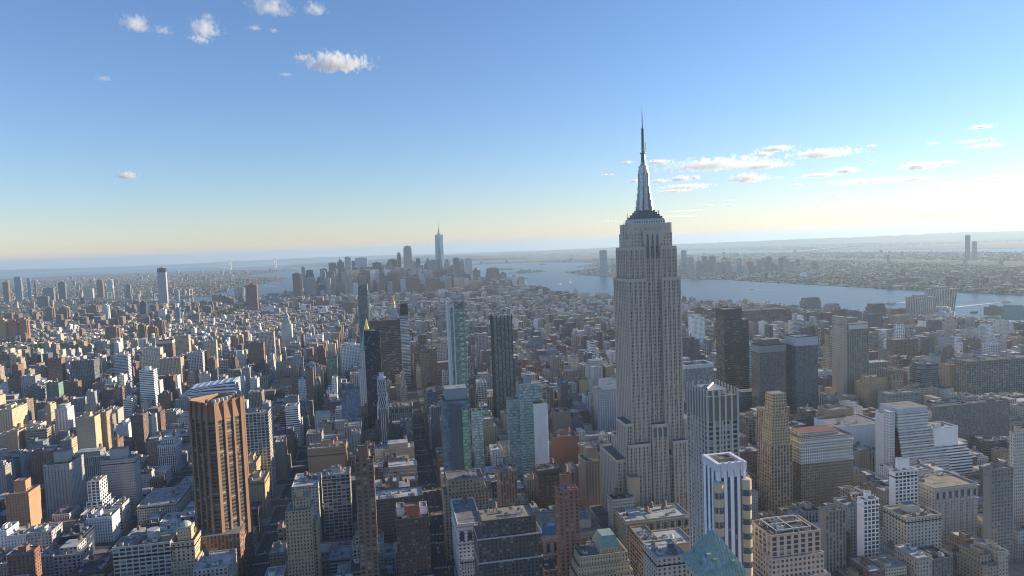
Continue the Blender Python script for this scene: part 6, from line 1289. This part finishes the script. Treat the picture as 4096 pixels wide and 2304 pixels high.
# ------------------------------------------------------------------ traffic
def car_meshes():
    out = []
    for nm, c in (('white', (.6, .6, .6)), ('yellow', (.6, .38, .03)), ('black', (.03, .03, .035)), ('grey', (.25, .26, .28))):
        b = MB(); P = [(-.9, -2.2), (.9, -2.2), (.9, 2.2), (-.9, 2.2)]; b.taper(P, .35, [(x*.98, y) for x, y in P], .95, c); b.taper([(-.82, -1.3), (.82, -1.3), (.82, 1.5), (-.82, 1.5)], .95, [(-.65, -.7), (.65, -.7), (.65, 1.1), (-.65, 1.1)], 1.45, c); body = b.build('body', (PLAIN,))
        g = MB(); g.taper([(-.83, -1.25), (.83, -1.25), (.83, 1.45), (-.83, 1.45)], .99, [(-.68, -.72), (.68, -.72), (.68, 1.12), (-.68, 1.12)], 1.40, (.02, .03, .04), top=False); gl = g.build('window', (SHINY,))
        ws = []
        for x in (-.85, .85):
            for y in (-1.4, 1.4):
                m = MB(); m.bar((x-.1, y, .33), (x+.1, y, .33), .33, (.03, .03, .03), 8); ws.append(m.build('wheel', (PLAIN,)))
        out.append((nm, body, gl, ws))
    return out
CM = car_meshes(); rgc = random.Random(12); nc = 0
for ax, name, xs, y0, y1, n in ((53, 'shadowed avenue', (-6, -2.2, 1.6, 5.2), 600, 1330, 80), (-125, 'wide avenue beside the ribbed brown tower', (-8, -4.5, 4.5, 8), 640, 1000, 22), (214, 'avenue beside the giant skyscraper', (-5, -1.6, 1.8, 5), 600, 760, 12)):
    slots = [(x, y) for x in xs for y in range(y0, y1, 8)]; rgc.shuffle(slots)
    for (x, y) in slots[:n]:
        nm, body, gl, ws = CM[rgc.randint(0, 3)]; T = empty('car', ax+x, y+rgc.uniform(-1, 1), 3.004, rgc.choice((0, math.pi))); tag(T, f'small {nm} car on the {name}', 'car', f'{nm} cars on the {name}')
        for src in [body, gl]+ws: o = src.copy(); COL.objects.link(o); o.parent = T
for nm, body, gl, ws in CM:
    for o in [body, gl]+ws: bpy.data.objects.remove(o)
# ------------------------------------------------------------------ boats
def boat(px, py, L, label, kind, head, wake=0):
    d = _fw+_r2*((px-2048)/FPX)-_u2*((py-1152)/FPX); t = (0-CP[2])/d.z; x, y = CP[0]+d.x*t, CP[1]+d.y*t
    for _ in range(3): t = (drop(x, y)-CP[2])/d.z; x, y = CP[0]+d.x*t, CP[1]+d.y*t
    T = empty(kind, x, y, drop(x, y)+.2, head); tag(T, label, 'boat'); w_ = L*.22; m = MB(); P = [(-L/2, -w_/2), (L*.3, -w_/2), (L/2, 0), (L*.3, w_/2), (-L/2, w_/2)]; Q = [(x_*.94, y_*.8) for x_, y_ in P]
    hc = {'barge': (.12, .08, .07), 'ferry': (.55, .55, .52), 'sailing_boat': (.7, .7, .68), 'motor_boat': (.72, .72, .72)}[kind]
    m.taper(Q, -1, P, L*.07+1, hc); m.build('hull', (PLAIN,), T); c = MB(); c.box(-L*.35, L*.15, -w_*.35, w_*.35, L*.07+1, L*.13+2, 'R', (.6, .6, .58), (.5, .5, .5))
    if kind in ('ferry',): c.box(-L*.3, L*.05, -w_*.3, w_*.3, L*.13+2, L*.18+3, 'R', (.6, .6, .58), (.5, .5, .5))
    c.build('cabin', None, T)
    if kind == 'sailing_boat': s = MB(); s.bar((0, 0, 1), (0, 0, L*1.25), .25, (.6, .6, .6), 5); s.taper([(-L*.4, -.1), (0, -.1), (0, .1), (-L*.4, .1)], 3, [(-.3, -.1), (0, -.1), (0, .1), (-.3, .1)], L*1.2, (.75, .74, .7)); s.build('sail', (PLAIN,), T)
    if wake:
        k = MB(); n = 12
        for i in range(n): a, b = i/n, (i+1)/n; wa, wb = w_*(.4+a*1.2), w_*(.4+b*1.2); k.face([(-L*.45-wake*a, -wa, .25), (-L*.45-wake*b, -wb, .25), (-L*.45-wake*b, wb, .25), (-L*.45-wake*a, wa, .25)][::-1])
        k.build('wake', (FOAM,), T)
for q in ((3008, 1158, 24, 'fast white motor boat with a foaming wake right of the giant skyscraper', 'motor_boat', 2.6, 110), (2282, 1130, 26, 'white sailing boat on the river left of the giant skyscraper', 'sailing_boat', .4, 0), (2094, 1131, 60, 'white ferry below the green statue', 'ferry', .1, 60), (2100, 1115, 70, 'dark barge near the white ferry', 'barge', .2, 0),
          (2350, 1146, 20, 'small motor boat close to the near shore piers', 'motor_boat', 3.5, 40), (2170, 1058, 120, 'long dark barge out in the upper harbour', 'barge', .1, 0), (3560, 1215, 60, 'ferry with long wake before the twisting towers', 'ferry', 3.3, 200),
          (4030, 1207, 50, 'ferry with long wake at the far right of the river', 'ferry', .2, 380), (3900, 1250, 40, 'small barge off the sports netting', 'barge', .1, 0), (1265, 1060, 130, 'pale ship anchored right of the harbour mouth bridge', 'ferry', .1, 0),
          (1060, 1145, 40, 'ferry with wake on the left harbour', 'ferry', 2.2, 220), (2242, 1137, 30, 'tiny tug left of the white sailing boat', 'motor_boat', .5, 30), (3280, 1139, 55, 'white ferry boat docked at the far bank', 'ferry', .1, 0)):
    boat(*q)
def crane(x, y, label, k):
    T = empty('harbour_crane', x, y, 2.5+drop(x, y), .5); tag(T, label, 'crane', 'red harbour cranes'); m = MB(); c = (.5, .10, .08)
    for a in (-9, 9):
        for b in (-12, 12): m.bar((a, b, 0), (a, b, 42), 1.3, c, 4)
    for b in (-12, 12): m.bar((-9, b, 42), (9, b, 42), 1.2, c, 4); m.bar((-9, b, 14), (9, b, 14), 1.0, c, 4)
    m.build('frame', (PLAIN,), T); m = MB(); m.bar((0, -30, 42), (0, 50, 44), 1.6, c, 4); m.bar((0, 0, 42), (0, 0, 62), 1.3, c, 4); m.bar((0, 0, 62), (0, 46, 44), .8, c, 4); m.build('boom', (PLAIN,), T)
for i, (la, lo) in enumerate(((40.6835, -74.0125), (40.6820, -74.0137), (40.6808, -74.0148), (40.6870, -74.0078), (40.6884, -74.0068))): crane(*lonlat(la, lo), 'red container crane at the far left harbour pier', i)
# ------------------------------------------------------------------ clouds
def cloud_material():
    m = bpy.data.materials.new('cloud_vapour'); m.use_nodes = True; t = m.node_tree; t.nodes.clear(); L = t.links.new
    out = N(t, 'ShaderNodeOutputMaterial'); v = N(t, 'ShaderNodeVolumePrincipled'); L(v.outputs[0], out.inputs['Volume'])
    tc = N(t, 'ShaderNodeTexCoord'); at = N(t, 'ShaderNodeAttribute', attribute_type='OBJECT', attribute_name='puff'); oi = N(t, 'ShaderNodeObjectInfo')
    ln = N(t, 'ShaderNodeVectorMath', operation='LENGTH'); L(tc.outputs['Object'], ln.inputs[0])
    sc = N(t, 'ShaderNodeVectorMath', operation='MULTIPLY'); L(tc.outputs['Object'], sc.inputs[0]); L(at.outputs['Vector'], sc.inputs[1])
    ad = N(t, 'ShaderNodeVectorMath', operation='ADD'); L(sc.outputs[0], ad.inputs[0]); L(mth(t, 'MULTIPLY', oi.outputs['Random'], 90.0), ad.inputs[1])
    n = N(t, 'ShaderNodeTexNoise'); n.inputs['Scale'].default_value = 1.0; n.inputs['Detail'].default_value = 4.5; n.inputs['Roughness'].default_value = .56; L(ad.outputs[0], n.inputs['Vector'])
    sp = N(t, 'ShaderNodeSeparateXYZ'); L(tc.outputs['Object'], sp.inputs[0])
    base = mth(t, 'MULTIPLY', mth(t, 'MAXIMUM', mth(t, 'SUBTRACT', -.15, sp.outputs[2]), 0), 1.2)
    f = mth(t, 'SUBTRACT', mth(t, 'SUBTRACT', mth(t, 'ADD', mth(t, 'MULTIPLY', n.outputs[0], 1.9), -.42), mth(t, 'MULTIPLY', ln.outputs['Value'], .95)), base)
    dens = N(t, 'ShaderNodeAttribute', attribute_type='OBJECT', attribute_name='thick')
    L(mth(t, 'MULTIPLY', mth(t, 'MULTIPLY', mth(t, 'MAXIMUM', f, 0), 5.0), dens.outputs['Fac']), v.inputs['Density'])
    v.inputs['Color'].default_value = (1, 1, 1, 1); v.inputs['Anisotropy'].default_value = .35
    return m
CLOUD = cloud_material()
bmc = bmesh.new(); bmesh.ops.create_icosphere(bmc, subdivisions=3, radius=1.0); CME = bpy.data.meshes.new('cloud'); bmc.to_mesh(CME); bmc.free(); CME.materials.append(CLOUD)
def cloud(px, py, wpx, hpx, label, group=None, thick=1.0):
    d = (_fw+_r2*((px-2048)/FPX)-_u2*((py-1152)/FPX)); s = (1500-CP[2])/d.z; s = min(s, 34000); p = Vector(CP)+d*s
    o = bpy.data.objects.new('cloud', CME); COL.objects.link(o); o.location = p; W_, H_ = wpx/FPX*s*.5, hpx/FPX*s*.5
    k = 1.9 if px > 1700 else 1.4; o.scale = (W_*k, W_*k*.7, H_*k*(1.0 if px > 1700 else 1.15)); o.rotation_euler.z = -YAW*0-math.atan2(d.x, d.y); o['puff'] = (W_*3.0/max(H_, W_*.22), 3.0, 2.4); o['thick'] = thick*1.3/W_
    tag(o, label, 'cloud', group)
def zl(x, y, w_, h_): return (300+x*.552, y*.552, w_*.552, h_*.552)
def zr(x, y, w_, h_): return (2400+x*.6584, 350+y*.6584, w_*.6584, h_*.6584)
for q, lab, th in (((435, 185, 230, 160), 'fluffy white cloud at the upper left', .8), ((640, 225, 150, 80), 'thin scrap of cloud right of the upper left fluffy cloud', .3), ((940, 215, 270, 160), 'ragged white cloud, second from the upper left', .8), ((905, 290, 190, 80), 'small cloud tucked under the ragged white cloud', .7), ((960, 120, 110, 50), 'tiny cloud wisp above the ragged white cloud', .3),
                   ((1420, 60, 360, 170), 'torn white cloud cut by the top edge', .6), ((1740, 75, 180, 130), 'curled cloud right of the torn cloud at the top edge', .5), ((1300, 205, 120, 50), 'short flat cloud below the torn cloud', .4), ((1440, 225, 80, 40), 'faint speck of cloud right of the short flat cloud', .25), ((1890, 465, 560, 150), 'largest white lens shaped cloud alone in the blue sky', 2.2), ((1640, 425, 130, 55), 'small knob of cloud at the left tip of the lens shaped cloud', 1.0),
                   ((1530, 542, 120, 26), 'thin streak of cloud below the lens shaped cloud', .4), ((205, 572, 140, 55), 'faint small cloud at the left under the fluffy cloud', .3), ((380, 1277, 160, 70), 'small white flat based cloud low at the left', 1.8)): cloud(*zl(*q), lab, None, th)
for q, lab in (((1340, 407, 350, 60), 'flat white cloud high right of the antenna'), ((700, 475, 560, 80), 'long lumpy cloud just right of the antenna'), ((1000, 478, 260, 50), 'tail of the long lumpy cloud'), ((1070, 377, 190, 40), 'small cloud above the long lumpy cloud'), ((990, 409, 115, 34), 'small cloud left under the small high cloud'), ((900, 557, 200, 65), 'cloud below the long lumpy cloud'), ((490, 557, 115, 40), 'little cloud beside the mast at right'), ((580, 549, 55, 28), 'dot of cloud right of the little mast cloud'),
               ((520, 606, 290, 34), 'flat grey based cloud beside the mast'), ((455, 630, 180, 24), 'thin cloud strip under the flat grey based cloud'), ((355, 457, 160, 34), 'cloud touching the antenna at right'), ((360, 572, 100, 28), 'cloud peeking out right of the mast'), ((215, 570, 70, 24), 'cloud peeking out left of the mast'), ((165, 458, 60, 20), 'tiny cloud left of the antenna'), ((1500, 507, 130, 40), 'small heaped cloud far right of the antenna'),
               ((1330, 536, 200, 26), 'low flat cloud left under the small heaped cloud'), ((1630, 572, 360, 34), 'long flat cloud in the right sky'), ((1935, 482, 190, 55), 'heaped cloud near the right edge'), ((2110, 460, 100, 28), 'small cloud right of the heaped cloud'), ((1920, 558, 150, 26), 'cloud strip under the heaped cloud'), ((2100, 602, 340, 32), 'long low cloud near the right edge'), ((2370, 622, 430, 32), 'longest low cloud reaching the right edge'),
               ((2420, 547, 180, 28), 'flat cloud above the longest low cloud'), ((2320, 241, 110, 26), 'highest small cloud at the right'), ((2240, 331, 110, 22), 'left one of the small clouds high at the right'), ((2340, 356, 170, 22), 'flat small cloud high at the right'), ((2375, 319, 65, 22), 'small puff high at the right edge'), ((1900, 682, 650, 28), 'lowest long cloud bank over the right horizon')): cloud(*zr(*q), lab, None, 1.2)
for q in ((2020, 341, 60, 14), (1650, 356, 50, 18), (1655, 448, 26, 16), (1080, 551, 62, 16), (1190, 593, 75, 16), (1275, 590, 36, 13), (1390, 578, 36, 18), (1430, 653, 92, 16), (1330, 721, 110, 16), (785, 688, 82, 12), (650, 718, 76, 14), (790, 716, 56, 12), (520, 751, 220, 12), (480, 786, 220, 15), (60, 816, 140, 15), (70, 531, 32, 14), (30, 531, 42, 14), (2060, 740, 120, 14), (2320, 725, 150, 13), (2470, 710, 110, 14)):
    cloud(*zr(*q), 'tiny white cloud scrap low in the right sky', 'tiny low cloud scraps', .9)
# ------------------------------------------------------------------ the air
hz = bpy.data.meshes.new('haze'); bmz = bmesh.new(); bmesh.ops.create_cube(bmz, size=1.0)
for v in bmz.verts: v.co = (2500+v.co.x*92000, 29000+v.co.y*70000, 95+v.co.z*1000-0)
for v in bmz.verts: v.co.z = 464 if v.co.z > 95 else -460
bmz.to_mesh(hz); bmz.free(); ho = bpy.data.objects.new('haze', hz); COL.objects.link(ho); ho['kind'] = 'stuff'; tag(ho, 'pale blue summer haze thickening towards the horizon', 'haze')
hm = bpy.data.materials.new('haze_air'); hm.use_nodes = True; t = hm.node_tree; t.nodes.clear(); out = N(t, 'ShaderNodeOutputMaterial'); v = N(t, 'ShaderNodeVolumePrincipled')
v.inputs['Density'].default_value = HAZE; v.inputs['Color'].default_value = (.64, .83, 1.0, 1); v.inputs['Anisotropy'].default_value = .3
t.links.new(v.outputs[0], out.inputs['Volume']); hz.materials.append(hm)
# ------------------------------------------------------------------ labels for the in-between buildings: by look, then by what they stand beside
def wording():
    used = set(l for l, *_ in INFO); refs = []
    SH = {}
    for lab, name, cx, y0, H, xa, xb in INFO:
        p = to_px(cx, y0, H); pb = to_px(cx, y0, 3)
        if -20 < p[0] < 1044 and y0 < 3000 and (pb[1]-p[1]) > 14 and p[1] < 600: refs.append((p[0], p[1], to_px(xa, y0, H)[0], to_px(xb, y0, H)[0], p[2], lab))
    sh = {}
    for r in refs: sh[r[5]] = short(r[5])
    vals = list(sh.values()); refs = [r for r in refs if vals.count(sh[r[5]]) == 1 and len(sh[r[5]].split()) >= 3]
    for T, cx, y0, H, xa, xb, colr, roof, feat, nm, w_, d_ in sorted(INFO_F, key=lambda q: -(q[10]*q[3])):
        p = to_px(cx, y0, H); storeys = H/3.5
        size = 'low' if H < 24 else 'tall' if H > 52 else 'mid height'; wd = 'narrow' if w_ < 13 else 'wide' if w_ > 30 else ''
        roofw = {'white': 'white roof', 'silver': 'silver roof', 'grey': 'grey roof', 'tar': 'black roof', 'tan': 'tan roof', 'red': 'reddish roof'}[roof]
        kind = {'townhouse': 'townhouse', 'loft_building': 'loft', 'glass_office': 'office', 'apartment_house': 'apartment house', 'brick_building': 'building', 'city_building': 'building'}[nm]
        cand = sorted(refs, key=lambda r: math.hypot(r[0]-p[0], (r[1]-p[1])*.8))[:9]
        done = None
        for extra in ('', feat[0] if feat else ''):
            for r in cand:
                dx = p[0]-r[0]; rel = 'behind' if r[2]-4 < p[0] < r[3]+4 and p[2] > r[4] else 'in front of' if r[2]-4 < p[0] < r[3]+4 else 'right of' if dx > 0 else 'left of'
                if rel in ('right of', 'left of') and p[2] > r[4]*1.15: rel = 'behind and '+rel
                dd = abs(dx)
                w = ' '.join(x for x in (size, wd, colr, kind, 'with', roofw, ('and '+extra[2:]) if extra else '', rel, 'the', sh[r[5]]) if x)
                k = w.lower()
                if k not in used and 4 <= len(w.split()) <= 16: done = w; break
            if done: break
        if not done:
            for r in cand:
                for sfx in ('deeper among the roofs', 'half hidden', 'one street farther'):
                    w = f'{size} {colr} {kind} with {roofw} near the {sh[r[5]]}'
                    if w not in used and len(w.split()) <= 16: done = w; break
                if done: break
        done = done or f'{size} {colr} {kind} with {roofw} among its neighbours'
        used.add(done.lower()); T['label'] = done
def short(lab):
    cut = lab
    for sep in (' with ', ' in front ', ' behind ', ' beside ', ' right of ', ' left of ', ' at the ', ' below ', ' above ', ', ', ' amid ', ' among ', ' turned ', ' topped ', ' stepping ', ' before ', ' rising ', ' near ', ' of black ', ' joined ', ' beside', ' on the ', ' by '):
        i = cut.find(sep)
        if i > 0 and len(cut[:i].split()) >= 2: cut = cut[:i]
    wds = cut.split(); return ' '.join(wds[-5:] if len(wds) > 5 else wds)
wording()
bpy.context.view_layer.update()
